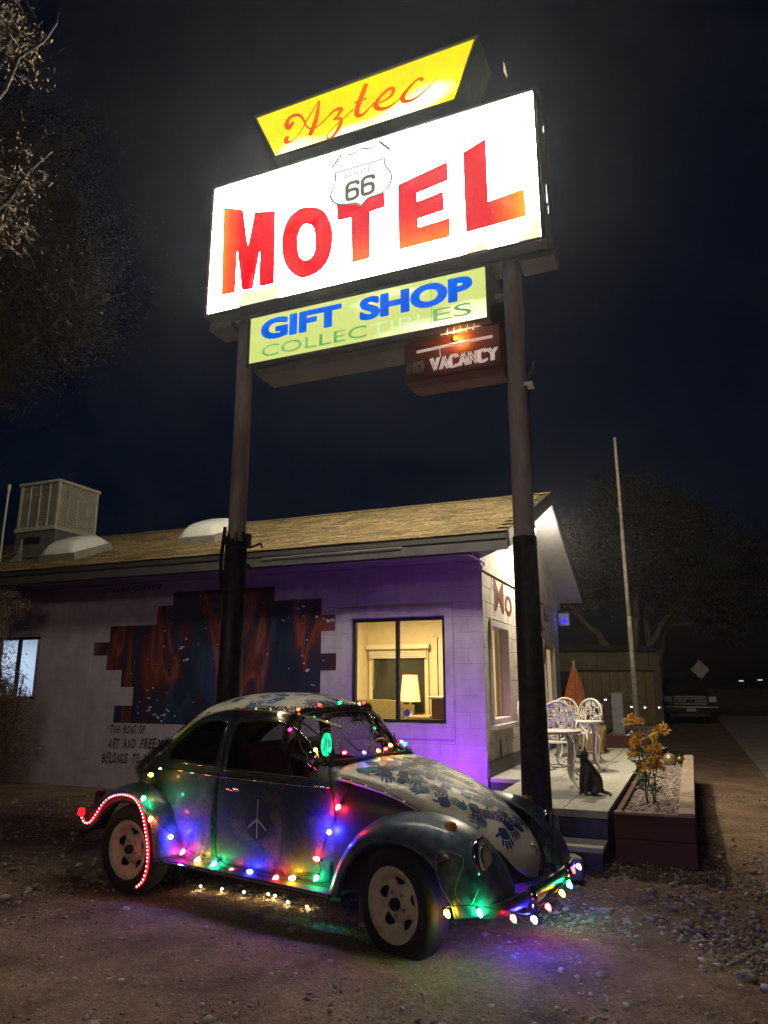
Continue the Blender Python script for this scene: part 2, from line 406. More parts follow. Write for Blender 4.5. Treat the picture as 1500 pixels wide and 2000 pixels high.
litter(900, lambda k: scatter(k, -5, 6, 1.4, 9), .01, .035, 'leaf_litter', mat('dead_leaves', (.20, .13, .07), .9, noise=.5, nscale=30), .5)['label'] = 'scattered twigs and dead leaves on the dirt'
# a few bigger stones one can point at
rk = [(-1.42, 2.42, .045, 'dark stone lying in the dirt at the lower left', 0), (-.2, 1.98, .028, 'small reddish stone at the bottom edge of the dirt lot', 1), (1.95, 4.32, .05, 'flat dark stone in the dirt on the right', 0),
      (1.1, 3.05, .03, 'dark pebble below the purple glow in front of the car', 0), (-.75, 2.62, .022, 'pale chip of stone in the left foreground dirt', 2)]
for i, (x, y, s_, lb, mi) in enumerate(rk):
    V = [(v[0] * s_ * random.uniform(.8, 1.5), v[1] * s_ * random.uniform(.7, 1.1), v[2] * s_ * .6 + s_ * .3) for v in ico(1)[0]]
    o = mesh('stone', V, ico(1)[1].tolist(), [M_stone, mat('red_stone', (.22, .10, .07), .8, noise=.3), M_stone2][mi], loc=(x, y, 0)); tag(o, lb, 'stone')

# ------------------------------------------------------------------ motel building
MB_ = thing('motel_building', 'low white block motel office with shingle gable roof and purple lit wall', 'building', BO, ROT)
ZT, XL, DEP = 3.12, -13.5, 5.87
WX0, WX1, WZ0, WZ1 = -1.87, -.52, 1.05, 2.42      # office window
VX0, VX1, VZ0, VZ1 = -8.75, -7.66, 1.30, 2.33     # left window
# front wall: blocks around the openings, as one rendered skin with shallow block joints
def wall_panels(bld, x0, x1, z0, z1, holes, y0, y1):
    xs = sorted({x0, x1} | {h[0] for h in holes} | {h[1] for h in holes}); zs = sorted({z0, z1} | {h[2] for h in holes} | {h[3] for h in holes})
    for a, b_ in zip(xs, xs[1:]):
        for c_, d in zip(zs, zs[1:]):
            if not any(h[0] <= a and b_ <= h[1] and h[2] <= c_ and d <= h[3] for h in holes): bld(a, b_, c_, d)
w = MB(); wall_panels(lambda a, b_, c_, d: w.box(a, b_, 0, .2, c_, d), XL, 0, -.1, ZT, [(WX0, WX1, WZ0, WZ1), (VX0, VX1, VZ0, VZ1)], 0, .2)
m = M_wall; n = m.node_tree.nodes; l = m.node_tree.links
tc = n.new('ShaderNodeTexCoord'); mp = n.new('ShaderNodeMapping'); mp.inputs['Rotation'].default_value = (R_(90), 0, 0); l.new(tc.outputs['Object'], mp.inputs[0])
bk = n.new('ShaderNodeTexBrick'); bk.inputs['Scale'].default_value = 1; bk.inputs['Brick Width'].default_value = .4; bk.inputs['Row Height'].default_value = .2; bk.inputs['Mortar Size'].default_value = .004; bk.inputs['Mortar Smooth'].default_value = .6
l.new(mp.outputs[0], bk.inputs[0]); bb = n.new('ShaderNodeBump'); bb.inputs['Strength'].default_value = .8; bb.inputs['Distance'].default_value = .006; bb.invert = True
old = [x for x in n if x.type == 'BUMP' and x != bb][0]; l.new(bk.outputs['Fac'], bb.inputs['Height']); l.new(old.outputs[0], bb.inputs['Normal']); l.new(bb.outputs[0], n['Principled BSDF'].inputs['Normal'])
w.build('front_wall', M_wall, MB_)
# raised plaster surround of the office window
s_ = MB()
for a, b_, c_, d in ((-2.06, -.40, 2.43, 2.56), (-2.06, -1.88, .86, 2.43), (-.51, -.40, .86, 2.43), (-1.88, -.51, .86, 1.04)): s_.box(a, b_, -.012, -.001, c_, d)
s_.build('window_surround', M_wall, MB_)
# gable wall: individual painted blocks, outer face at x=0
gable = mesh('gable_wall', *[[], []], None, MB_) if False else None
gw = MB(); gw.box(-.2, -.02, .2, 1.36 - 1.04, .3, ZT); 
gh = [(.30, 1.38, 1.03, 2.38), (4.2, 5.3, .3, 2.38)]
gwm = MB(); wall_panels(lambda a, b_, c_, d: gwm.box(-.2, -.012, a, b_, c_, d), .2, DEP, .0, 3.0, gh, 0, 0)
gwo = gwm.build('gable_wall', mat('mortar', (.42, .40, .36), .9), MB_)
BL = 0
for r in range(14):
    z0 = .2 + r * .2; z1 = z0 + .197
    y = .003 - (.2 if r % 2 else 0)
    while y < DEP:
        a, b_ = max(y, .003), min(y + .397, DEP)
        segs = [(a, b_)]
        for h in gh:
            if z0 + .1 > h[2] and z0 + .1 < h[3]:
                ns = []
                for (u, v) in segs:
                    if v <= h[0] or u >= h[1]: ns.append((u, v))
                    else:
                        if u < h[0]: ns.append((u, h[0]))
                        if v > h[1]: ns.append((h[1], v))
                segs = ns
        for (u, v) in segs:
            if v - u > .03:
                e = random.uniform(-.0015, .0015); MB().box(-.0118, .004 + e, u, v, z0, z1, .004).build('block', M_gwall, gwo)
        y += .4
MB().box(-.03, .022, -.004, DEP, 3.0, 3.06).build('gable_trim', M_gwall, MB_)
# vertical boards of the gable triangle
gb = thing('gable_boarding', None, None); gb.parent = MB_
def roofz(y): return 3.40 + .385 * (y + .5) if y <= 2.93 else 3.40 + .385 * (5.86 + .5 - y)
yy = -.45
while yy < DEP + .4:
    y0, y1 = yy, yy + .193; zt = lambda q: roofz(q) - .20
    z_b = 3.06 if y0 >= -.01 else 3.12
    V = []
    za, zb = zt(y0), zt(y1)
    if min(za, zb) > z_b + .01:
        for x in (-.03, .012): V += [(x, y0, z_b), (x, y1, z_b), (x, y1, zb), (x, y0, za)]
        mesh('board', V, [(0, 3, 2, 1), (4, 5, 6, 7), (0, 1, 5, 4), (1, 2, 6, 5), (2, 3, 7, 6), (3, 0, 4, 7)], M_gwall, gb)
    yy += .2
# roof deck, shingles, fascia, soffit
rf = MB()
XR = .47
for (ya, yb) in ((-.5, 2.93), (6.36, 2.93)):
    za, zb = roofz(ya), 4.7206
    V = [(XL, ya, za - .02), (XR, ya, za - .02), (XR, yb, zb - .02), (XL, yb, zb - .02)]; V += [(v[0], v[1], v[2] - .1) for v in V]
    F = [(0, 1, 2, 3), (7, 6, 5, 4), (0, 4, 5, 1), (1, 5, 6, 2), (2, 6, 7, 3), (3, 7, 4, 0)]
    rf.add(V, F if ya < yb else [f[::-1] for f in F])
roof = rf.build('roof', mat('roof_deck', (.12, .10, .08), .9), MB_)
M_shx = None
M_sh = mat('shingle', (.36, .27, .13), .9, col2=(.16, .115, .052), nscale=14, bump=.6, bscale=120, stretch=(1, 1, 1))
_n = M_sh.node_tree.nodes; _l = M_sh.node_tree.links; _w = _n.new('ShaderNodeTexWhiteNoise'); _w.noise_dimensions = '3D'; _tc = _n.new('ShaderNodeTexCoord'); _m = _n.new('ShaderNodeVectorMath'); _m.operation = 'FLOOR'; _s = _n.new('ShaderNodeVectorMath'); _s.operation = 'MULTIPLY'; _s.inputs[1].default_value = (3.01, 7.68, 0)
_l.new(_tc.outputs['Object'], _s.inputs[0]); _l.new(_s.outputs[0], _m.inputs[0]); _l.new(_m.outputs[0], _w.inputs[0]); _r = _n.new('ShaderNodeMapRange'); _r.inputs[3].default_value = .55; _r.inputs[4].default_value = 1.25; _l.new(_w.outputs[0], _r.inputs[0])
_x = _n.new('ShaderNodeVectorMath'); _x.operation = 'SCALE'; _old = _n['Principled BSDF'].inputs['Base Color'].links[0].from_socket; _l.new(_old, _x.inputs[0]); _l.new(_r.outputs[0], _x.inputs['Scale']); _l.new(_x.outputs[0], _n['Principled BSDF'].inputs['Base Color'])
sv = []; sf = []; tabs = []; sl = math.hypot(1, .385)
def tab(x0, x1, ya, yb, dz):
    th = .013; za, zb = roofz(ya) - .014 + dz, roofz(yb) - .018 + dz * .2
    V = [(x0, ya, za), (x1, ya, za), (x1, yb, zb), (x0, yb, zb)]; V += [(a, b_ , c_ + th) for a, b_, c_ in V]
    return V, [(3, 2, 1, 0), (4, 5, 6, 7), (0, 1, 5, 4), (1, 2, 6, 5), (2, 3, 7, 6), (3, 0, 4, 7)]
rowz = .14 / sl
r = 0; y = -.53
while y < 2.9:
    x = XR + .01 - (.165 if r % 2 else 0) * 1.0
    while x > XL:
        x1 = min(x, XR + .01); x0 = x - .325
        tabs.append((x0, x1, y + random.uniform(-.006, .006), min(y + rowz * 1.25, 2.93), .010 + random.uniform(0, .007))); x -= .332
    r += 1; y += rowz
tabs.sort(key=lambda t: -t[0])
near_t = [t for t in tabs if t[0] > -3.6 and t[2] > -.6]; near_t = near_t[:300]; far_t = [t for t in tabs if t not in near_t]
for t in near_t: V, F = tab(*t); mesh('shingle', V, F, M_sh, roof)
fb = MB()
for t in far_t: fb.add(*tab(*t))
o = fb.build('shingles', M_sh, roof); o['kind'] = 'stuff'
for k in range(46):
    x1 = XR + .015 - k * .305; MB().add([(x1 - .30, 2.80, 4.712 - .025), (x1, 2.80, 4.712 - .025), (x1, 2.93, 4.75), (x1 - .30, 2.93, 4.75), (x1 - .30, 3.06, 4.69), (x1, 3.06, 4.69)], [(0, 1, 2, 3), (3, 2, 5, 4)]).build('ridge_cap', M_sh, roof)
MB().box(XL, XR + .02, -.545, -.515, 3.15, 3.345).build('fascia', M_fascia, MB_)
MB().box(XL, XR, -.562, -.546, 3.29, 3.35).build('drip_edge', mat('drip', (.04, .038, .036), .5), MB_)
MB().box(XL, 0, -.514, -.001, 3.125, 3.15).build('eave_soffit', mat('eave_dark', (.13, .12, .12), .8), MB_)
# loose gutter strip and conduit under the eave
MB().tube([(-3.0, -.57, 3.26), (-.9, -.57, 3.27)], .007, 6).build('conduit', mat('conduit_grey', (.2, .19, .19), .6), MB_)
# rake boards and sloped gable soffit panels
for (ya, yb, nm) in ((-.5, 2.93, 0), (6.36, 2.93, 1)):
    V = []
    for x in (XR, XR + .03):
        V += [(x, ya, roofz(ya) - .21), (x, yb, 4.7206 - .21), (x, yb, 4.74), (x, ya, roofz(ya) + .01)]
    F = [(0, 1, 2, 3), (7, 6, 5, 4), (0, 4, 5, 1), (1, 5, 6, 2), (2, 6, 7, 3), (3, 7, 4, 0)]
    fixn(mesh('rake_board', V, F, M_fascia, MB_))
    m_ = 5
    for k in range(m_):
        a = ya + (yb - ya) * k / m_; b_ = ya + (yb - ya) * (k + 1) / m_; g_ = .006 * (1 if yb > ya else -1)
        za, zb = roofz(a + g_) - .20, roofz(b_ - g_) - .20
        V = [(.014, a + g_, za), (XR - .002, a + g_, za), (XR - .002, b_ - g_, zb), (.014, b_ - g_, zb)]; V += [(v[0], v[1], v[2] + .012) for v in V]
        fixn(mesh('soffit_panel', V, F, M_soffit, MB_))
        MB().add([(.014, a - .012, roofz(a) - .196), (XR - .002, a - .012, roofz(a) - .196), (XR - .002, a + .012, roofz(a) - .190), (.014, a + .012, roofz(a) - .190)], [(0, 3, 2, 1)]).build('soffit_batten', M_trimw, MB_)
# boxed eave return at the near corner
V = [(.0, -.514, 3.15), (XR, -.514, 3.15), (XR, -.514, 3.20), (.0, -.514, 3.20), (.0, -.02, 3.15), (XR, -.02, 3.33), (XR, -.02, 3.38), (.0, -.02, 3.38)]
fixn(mesh('eave_return', V, [(0, 1, 5, 4), (3, 2, 6, 7), (0, 3, 2, 1), (4, 5, 6, 7), (1, 2, 6, 5), (0, 4, 7, 3)], M_fascia, MB_))
# back and far walls, floor slab
MB().box(XL, -.2, DEP - .2, DEP, 0, ZT).build('back_wall', M_wall, MB_)
MB().box(XL, XL + .2, .2, DEP - .2, 0, ZT).build('end_wall', M_wall, MB_)

# office interior (part of the building): walls, ceiling and floor
M_in = mat('cream_plaster', (.78, .66, .40), .8, noise=.06)
IN = MB()
IN.box(-3.3, -.21, 3.4, 3.46, .4, 2.9); IN.box(-3.18, -3.12, .21, 3.46, .4, 2.9)
IN.box(-1.80, -1.74, 3.33, 3.39, .42, 2.42); IN.box(-1.80, -1.06, 3.33, 3.39, 2.36, 2.42)
IN.build('interior_wall', M_in, MB_)
MB().box(-1.55, -1.32, 3.325, 3.339, 1.0, 2.1).build('door_glazing', mat('night_pane', (.03, .035, .03), .15), MB_)
MB().box(-3.3, -.21, .21, 3.4, 2.86, 2.9).build('ceiling', M_in, MB_)
MB().box(-3.3, -.21, .21, 3.4, .36, .42).build('interior_floor', mat('floor_tile', (.30, .22, .14), .5), MB_)
# interior door and partition seen at right
MB().box(-1.72, -1.12, 3.34, 3.395, .42, 2.35).build('interior_door', mat('cream_door', (.70, .62, .45), .6), MB_)
# back window of the office, with blind
bw = MB().box(-3.0, -1.98, 3.36, 3.398, 1.05, 2.12).build('back_window', mat('night_pane', (.03, .035, .03), .15), MB_, label='dark inner window with raised blind')
for a, b_, c_, d in ((-3.07, -3.0, 1.0, 2.12), (-1.98, -1.91, 1.0, 2.12), (-3.07, -1.91, 2.121, 2.2), (-3.09, -1.87, .98, 1.0)): MB().box(a, b_, 3.33, 3.395, c_, d).build('frame', M_in, bw)
for k in range(5): MB().box(-3.05, -1.93, 3.27, 3.33, 2.13 - .026 * k - .02, 2.13 - .026 * k).build('blind_slat', mat('blind', (.75, .68, .50), .6), bw)
MB().box(-3.09, -1.87, 3.24, 3.34, 2.17, 2.25).build('pelmet', mat('blind', (.7, .6, .4)), bw)
MB().tube([(-2.95, 3.26, 2.0), (-2.94, 3.26, 1.45)], .004, 5).build('blind_cord', M_trimw, bw)
# front window unit
def window(parent, x0, x1, z0, z1, yf, gl, split=.49, label=None):
    f = MB(); t = .045
    for a, b_, c_, d in ((x0, x1, z1 - t, z1), (x0, x1, z0, z0 + t), (x0, x0 + t, z0 + t, z1 - t), (x1 - t, x1, z0 + t, z1 - t)): f.box(a, b_, yf, yf + .07, c_, d)
    fr = f.build('window', M_black, parent, label=label)
    xm = x0 + (x1 - x0) * split
    MB().box(xm - .025, xm + .025, yf + .01, yf + .06, z0 + t, z1 - t).build('mullion', M_black, fr)
    for a, b_ in ((x0 + t, xm - .025), (xm + .025, x1 - t)): MB().box(a + .001, b_ - .001, yf + .03, yf + .036, z0 + t + .001, z1 - t - .001).build('pane', gl, fr)
    return fr
GL = glass('window_glass', (.94, .95, .93), .06)
window(MB_, WX0, WX1, WZ0, WZ1, .04, GL, label='large sliding office window with warm yellow light inside')
MB().lathe([(0, 0), (.045, 0), (.045, .002), (0, .002)], 20, (-1.08, .068, 1.17), 'y').build('round_sticker', mat('blue_sticker', (.04, .06, .25), .5), MB_)
lw_ = window(MB_, VX0, VX1, VZ0, VZ1, .04, GL, .5, label='small left window glowing bluish white through foliage')
# room behind the left window
M_blue = mat('pale_room_paint', (.62, .68, .78), .8)
rm = MB().box(VX0 - .5, VX1 + .4, 1.6, 1.65, .4, 2.9).box(VX1 + .4, VX1 + .45, .21, 1.65, .4, 2.9).box(VX0 - .55, VX0 - .5, .21, 1.65, .4, 2.9).box(VX0 - .5, VX1 + .4, .21, 1.6, 2.6, 2.65).box(VX0 - .5, VX1 + .4, .21, 1.6, .4, .45)
rm.build('bedroom_wall', M_blue, MB_)
cu = MB()
for k in range(9): cu.tube([(VX1 - .05 - .055 * k, .42 + .02 * (k % 2), 1.2), (VX1 - .05 - .055 * k, .42 + .02 * (k % 2), 2.4)], .03, 6)
cu.build('curtain', mat('tan_curtain', (.62, .48, .30), .9), MB_)
MB().box(VX0 + .52, VX0 + .6, .5, .56, 1.2, 2.4).build('blue_drape', mat('blue_drape', (.08, .16, .5), .9), MB_)

# gable window, sill and door
gwin = MB()
for a, b_, c_, d in ((.30, 1.38, 2.30, 2.38), (.30, 1.38, 1.03, 1.10), (.30, .38, 1.10, 2.30), (1.30, 1.38, 1.10, 2.30)): gwin.box(-.12, .03, a, b_, c_, d, .003)
gwo2 = gwin.build('window', M_trimw, MB_, label='narrow gable window with deep white frame and pink lit sill')
MB().box(-.09, -.084, .38, 1.30, 1.10, 2.30).build('pane', glass('clear_glass', (.95, .95, .92), .004), gwo2)
MB().box(-.1, .10, .24, 1.46, .97, 1.028, .005).build('sill', M_trimw, gwo2)
gd = MB().box(-.10, -.05, 4.3, 5.2, .42, 2.28).build('door', mat('door_cream', (.62, .55, .38), .5, noise=.1), MB_, label='cream glazed door on the gable side')
for a, b_, c_, d in ((4.2, 4.3, .42, 2.38), (5.2, 5.3, .42, 2.38), (4.3, 5.2, 2.28, 2.38)): MB().box(-.12, .03, a, b_, c_, d).build('door_frame', M_trimw, gd)
MB().box(-.049, -.04, 4.42, 5.08, 1.2, 2.18).build('pane', mat('door_pane_glow', (.7, .6, .35), .3, emit=(1, .75, .35), es=.35), gd)  # pane glows by itself, standing in for a lit room behind it
MB().lathe([(0, .03), (.025, .02), (.03, 0), (0, -.02)], 12, (-.03, 4.38, 1.35), 'x').build('door_knob', M_steel, gd)
MB().box(.006, .03, 0.0, DEP, .421, .60).build('skirting', mat('skirting', (.04, .045, .05), .6), MB_)
# painted lettering on the gable: red gothic-looking text
M_red = mat('oxide_red_paint', (.12, .025, .02), .7)
def gtext(s, y0, y1, z0, z1, bold=.02):
    b_ = fit(text_mb(s, 1, bold=bold), 0, y1 - y0, z0, z1); b_.V = [(.0075, y0 + v[0], v[2]) for v in b_.V]; b_.F = [f[::-1] for f in b_.F]; return fixn(b_.build('lettering', M_red, MB_))
gtext('Mo', .62, 1.70, 2.52, 2.97, .012); gtext('66', 4.33, 4.83, 2.68, 2.94)
for k in range(2): ribb = ribbon(crv2([(.50, 2.82), (.50, 2.95), (.60, 2.99), (.68, 2.9)][::1], 6), [.03] * 19); 
mesh('lettering', [(.0076, v[0], v[2]) for v in ribb[0]], ribb[1], M_red, MB_)
# ravens painted low on the gable wall, dark silhouette marks
M_ink = mat('black_paint', (.03, .035, .045), .7)
sil = [(.62, .62), (.66, .8), (.60, .92), (.64, 1.0), (.56, .88), (.52, .72), (.56, .66), (.50, .56), (.57, .58)]
mesh('painted_silhouette', [(.0078, a + .1, b_ - .06) for a, b_ in sil], [tuple(range(len(sil)))], M_ink, MB_)
mesh('painted_silhouette', [(.0078, .95, .80), (.0078, .99, .78), (.0078, .97, .9)], [(0, 1, 2)], M_ink, MB_)
# mural: painted nebula with stepped brick edge, flat paint
def murmat():
    m = bpy.data.materials.new('nebula_mural'); m.use_nodes = True; n = m.node_tree.nodes; l = m.node_tree.links; p = n['Principled BSDF']; p.inputs['Roughness'].default_value = .5
    tc = n.new('ShaderNodeTexCoord'); mp = n.new('ShaderNodeMapping'); mp.inputs['Rotation'].default_value = (0, R_(38), 0); mp.inputs['Scale'].default_value = (1.15, 1, .42); l.new(tc.outputs['Object'], mp.inputs[0])
    def N(sc, dist, vec=mp, det=5):
        t = n.new('ShaderNodeTexNoise'); t.inputs['Scale'].default_value = sc; t.inputs['Distortion'].default_value = dist; t.inputs['Detail'].default_value = det; l.new(vec.outputs[0], t.inputs[0]); return t
    a = N(1.1, 1.4); r = n.new('ShaderNodeValToRGB'); l.new(a.outputs[0], r.inputs[0]); cr = r.color_ramp
    cr.elements[0].position = .33; cr.elements[0].color = (.006, .010, .030, 1); cr.elements[1].position = .72; cr.elements[1].color = (.02, .03, .07, 1)
    for pos, c_ in ((.43, (.008, .02, .045)), (.50, (.03, .012, .025)), (.545, (.10, .018, .014)), (.575, (.17, .045, .02)), (.61, (.08, .018, .02)), (.66, (.015, .015, .035))): e = cr.elements.new(pos); e.color = (*c_, 1)
    b_ = N(2.6, .6); r2 = n.new('ShaderNodeValToRGB'); l.new(b_.outputs[0], r2.inputs[0]); r2.color_ramp.elements[0].position = .55; r2.color_ramp.elements[1].position = .8; r2.color_ramp.elements[1].color = (.02, .08, .18, 1)
    mx = n.new('ShaderNodeMix'); mx.data_type = 'RGBA'; mx.blend_type = 'ADD'; mx.inputs[0].default_value = .7; l.new(r.outputs[0], mx.inputs[6]); l.new(r2.outputs[0], mx.inputs[7])
    v = n.new('ShaderNodeTexVoronoi'); v.inputs['Scale'].default_value = 7; l.new(tc.outputs['Object'], v.inputs[0]); r3 = n.new('ShaderNodeValToRGB'); l.new(v.outputs['Distance'], r3.inputs[0])
    r3.color_ramp.elements[0].position = .04; r3.color_ramp.elements[0].color = (.5, .5, .55, 1); r3.color_ramp.elements[1].position = .09; r3.color_ramp.elements[1].color = (0, 0, 0, 1)
    m2 = n.new('ShaderNodeMix'); m2.data_type = 'RGBA'; m2.blend_type = 'ADD'; m2.inputs[0].default_value = 1; l.new(mx.outputs[2], m2.inputs[6]); l.new(r3.outputs[0], m2.inputs[7]); l.new(m2.outputs[2], p.inputs['Base Color'])
    return m
mur = [(-6.47, 1.99), (-6.47, 2.20), (-6.16, 2.20), (-6.16, 2.45), (-5.24, 2.45), (-5.24, 2.74), (-4.95, 2.74), (-4.95, 2.94), (-3.12, 2.94), (-3.12, 2.73), (-2.34, 2.73), (-2.34, 2.50), (-2.12, 2.50), (-2.12, 2.27), (-2.34, 2.27), (-2.34, 1.96), (-2.10, 1.96), (-2.10, 1.73), (-2.34, 1.73), (-2.34, 1.42), (-2.62, 1.42), (-2.62, 1.2), (-3.0, 1.2), (-3.0, .96), (-5.95, .96), (-5.95, 1.22), (-5.6, 1.22), (-5.6, 1.5), (-5.86, 1.5), (-5.86, 1.76), (-6.18, 1.76), (-6.18, 1.99)]
MB().prism(mur, -.0045, .001).build('painted_mural', murmat(), MB_, label='stepped brick edged nebula mural in dark blue and rust')
M_mw = mat('mural_white', (.45, .45, .5), .6)
spl = MB()
for (cx, cz, k, sp) in ((-4.75, 2.8, 7, .12), (-2.45, 2.6, 8, .22), (-2.2, 2.4, 3, .05), (-5.25, 1.3, 12, .22), (-5.1, 1.1, 6, .12), (-2.5, 1.75, 6, .2), (-4.6, 1.9, 6, .3)):
    for _ in range(k):
        x, z = cx + random.gauss(0, sp), cz + random.gauss(0, sp * .6); rx, rz_ = random.uniform(.008, .045), random.uniform(.006, .022); a = random.uniform(-.5, .5)
        if not (-5.5 < x < -2.4 and 1.0 < z < 2.7 or abs(cx + 2.2) < .01 and abs(z - 2.4) < .08): continue
        q = [(x + rx * math.cos(t) * math.cos(a) - rz_ * math.sin(t) * math.sin(a), -.0062, z + rx * math.cos(t) * math.sin(a) + rz_ * math.sin(t) * math.cos(a)) for t in [2 * math.pi * i / 9 for i in range(9)]]
        spl.add(q, [tuple(range(9))])
o = spl.build('paint_splashes', M_mw, MB_); o['kind'] = 'stuff'
def wtext(st_, x0, x1, z0, z1, m_, bold=.03, sh=.15):
    """hand painted line: every letter a little different"""
    al = MB(); n_ = len(st_); w_ = (x1 - x0) / n_; rs = random.Random(st_)
    for i, ch in enumerate(st_):
        if ch == ' ': continue
        b_ = text_mb(ch, 1, bold=bold, shear=sh + rs.uniform(-.1, .25)); xs = [v[0] for v in b_.V]; zs_ = [v[2] for v in b_.V]; ww = .35 if ch in '".I' else .92; hh = z1 - z0
        a0 = z0 + rs.uniform(-.06, .06) * hh; a1 = z1 + rs.uniform(-.10, .10) * hh
        if ch == '.': a1 = z0 + .14 * hh
        if ch == '"': a0 = z0 + .75 * hh
        fit(b_, x0 + w_ * (i + .03), x0 + w_ * (i + .03 + ww), a0, a1); t_ = rs.uniform(-.09, .09); cx_ = x0 + w_ * (i + .5)
        b_.V = [(v[0] - (v[2] - z0) * t_, -.0035, v[2] + (v[0] - cx_) * t_ + (cx_ - x0) * .015) for v in b_.V]; al.add(b_.V, b_.F)
    return tag(al.build('painted_words', m_, MB_), kind='stuff')
M_navy = mat('navy_paint', (.02, .06, .12), .6); M_plum = mat('plum_paint', (.06, .02, .05), .7)
wtext('@ISAAC.CARUSO', -6.40, -5.22, 2.985, 3.085, mat('deep_navy_paint', (.01, .05, .11), .6), .05)
wtext('"THE ROAD OF', -6.05, -5.30, .80, .92, M_plum); wtext('ART AND FREEDOM', -6.02, -4.85, .58, .73, M_plum); wtext('BELONGS TO ALL"', -6.12, -5.0, .36, .51, M_plum)
# small star painted near the car roof
st = [(-2.0 + .06 * (1 if i % 2 == 0 else .4) * math.sin(i * math.pi / 5), 1.22 + .06 * (1 if i % 2 == 0 else .4) * math.cos(i * math.pi / 5)) for i in range(10)]
MB().prism(st, -.003, .001).build('painted_star', M_plum, MB_)
# swamp cooler on the roof
ck = thing('evaporative_cooler', 'boxy louvred evaporative cooler standing on the far left of the roof', 'cooler', B(-8.3, .62, 0), ROT)
M_ck = mat('cooler_metal', (.46, .45, .38), .55, .2, noise=.2, nscale=6); M_lv = mat('cooler_pad', (.30, .27, .20), .8, noise=.3, nscale=30, bump=.4, bscale=80)
MB().box(-1.0, -.0, .0, 1.0, 3.86, 4.36).build('base', mat('cooler_base', (.09, .10, .09), .7, noise=.4, nscale=5), ck)
MB().box(-.8, -.35, -.012, -.001, 4.12, 4.25).build('base_opening', M_black, ck)
MB().box(-1.03, .03, -.03, 1.03, 5.28, 5.34, .01).build('lid', M_ck, ck); MB().box(-1.03, .03, -.03, 1.03, 4.36, 4.44, .01).build('tray', M_ck, ck)
MB().box(-.96, -.04, .04, .96, 4.44, 5.28).build('pad_core', M_lv, ck)
for x in (-1.0, -.05):
    for y in (0, .95): MB().box(x, x + .05, y, y + .05, 4.44, 5.28).build('corner_post', M_ck, ck)
for k in range(1, 4):
    MB().box(-1.0 + .245 * k, -.98 + .245 * k, .005, .04, 4.44, 5.28).build('divider', M_ck, ck); MB().box(-.04, -.005, .245 * k, .245 * k + .02, 4.44, 5.28).build('divider', M_ck, ck)
lv = MB()
for k in range(24):
    z = 4.46 + k * .034; lv.box(-.95, -.05, .018, .038, z, z + .012); lv.box(-.038, -.018, .05, .95, z, z + .012)
o = lv.build('louvres', M_ck, ck); o['kind'] = 'stuff'
vp = thing('roof_mast', 'thin pale mast with guy wire left of the rooftop cooler', 'mast', B(-9.42, .45, 0), ROT)
MB().tube([(0, 0, 3.6), (-.02, 0, 4.4), (0, 0, 5.25)], [.02, .018, .022], 8).build('pole', mat('pale_metal', (.5, .48, .4), .5), vp)
MB().tube([(0, 0, 5.2), (0, 0, 5.3)], .032, 8).build('cap', M_trimw, vp)
MB().tube([(.65, .3, 4.2), (.2, .1, 3.95), (-.4, 0, 3.8)], .01, 5).build('guy_wire', M_steel, vp)
fn_ = MB().prism([(0, 0), (.28, 0), (.26, .42), (.20, .15)], 0, .03).build('roof_fin', M_steel, loc=B(-8.95, .25, 3.72)); fn_.rotation_euler = (0, 0, ROT); tag(fn_, 'small curved metal fin standing before the rooftop cooler', 'roof vent')
M_dome = mat('skylight_dome', (.72, .72, .66), .35, noise=.05)
for (x0, x1, y0, lb) in ((-7.95, -7.12, .02, 'white domed skylight just right of the rooftop cooler'), (-5.45, -4.68, .6, 'white domed skylight on the roof left of the sign pole')):
    sk = thing('skylight', lb, 'skylight', B((x0 + x1) / 2, y0 + .45, roofz(y0 + .45)), ROT, 'domed skylights on the motel roof'); sk.rotation_euler = (math.atan(.385), 0, ROT)
    w_ = (x1 - x0) / 2
    MB().box(-w_, w_, -.46, .46, -.02, .13, .01).build('curb', mat('skylight_curb', (.25, .23, .19), .6, noise=.2), sk)
    V = []; F = []; N_ = 14
    for i in range(N_ + 1):
        for j in range(N_ + 1):
            u, v = -1 + 2 * i / N_, -1 + 2 * j / N_; V.append((u * w_ * .94, v * .43, .132 + .21 * ((1 - u ** 4) * (1 - v ** 4)) ** .6))
    for i in range(N_):
        for j in range(N_): k = i * (N_ + 1) + j; F.append((k, k + N_ + 1, k + N_ + 2, k + 1))
    mesh('dome', V, F, M_dome, sk, True)

# office furniture seen through the window
sf_ = thing('armchair', 'olive armchair back seen low through the office window', 'armchair', B(-2.45, 2.2, .42), ROT)
V = crv2([(-.5, 0), (-.5, .7), (-.42, .86), (.3, .86), (.45, .75), (.48, 0)], 6)
MB().prism(V, 0, .16).build('backrest', mat('olive_fabric', (.20, .17, .06), .9, noise=.2, nscale=20), sf_)
MB().box(-.5, .48, .16, .75, 0, .45, .03).build('seat', mat('olive_fabric', (.2, .17, .06)), sf_)
def lamp(loc, lb, rs=.16, h=.35):
    t = thing('table_lamp', lb, 'lamp', loc, 0, 'lamps in the office')
    MB().lathe([(0, 0), (.07, 0), (.06, .02), (.02, .05), (.035, .12), (.015, .2), (.01, .26)], 16).build('base', mat('lamp_brass', (.5, .35, .12), .3, .8), t)
    MB().lathe([(rs, .22), (rs * .72, .22 + h)], 24).build('lamp_shade', mat('shade', (.8, .6, .3), .8, emit=(1, .62, .22), es=.9), t)
tb_ = thing('side_table', 'pale cabinet under the lamp inside the office', 'cabinet', B(-2.15, 2.9, .42), ROT)
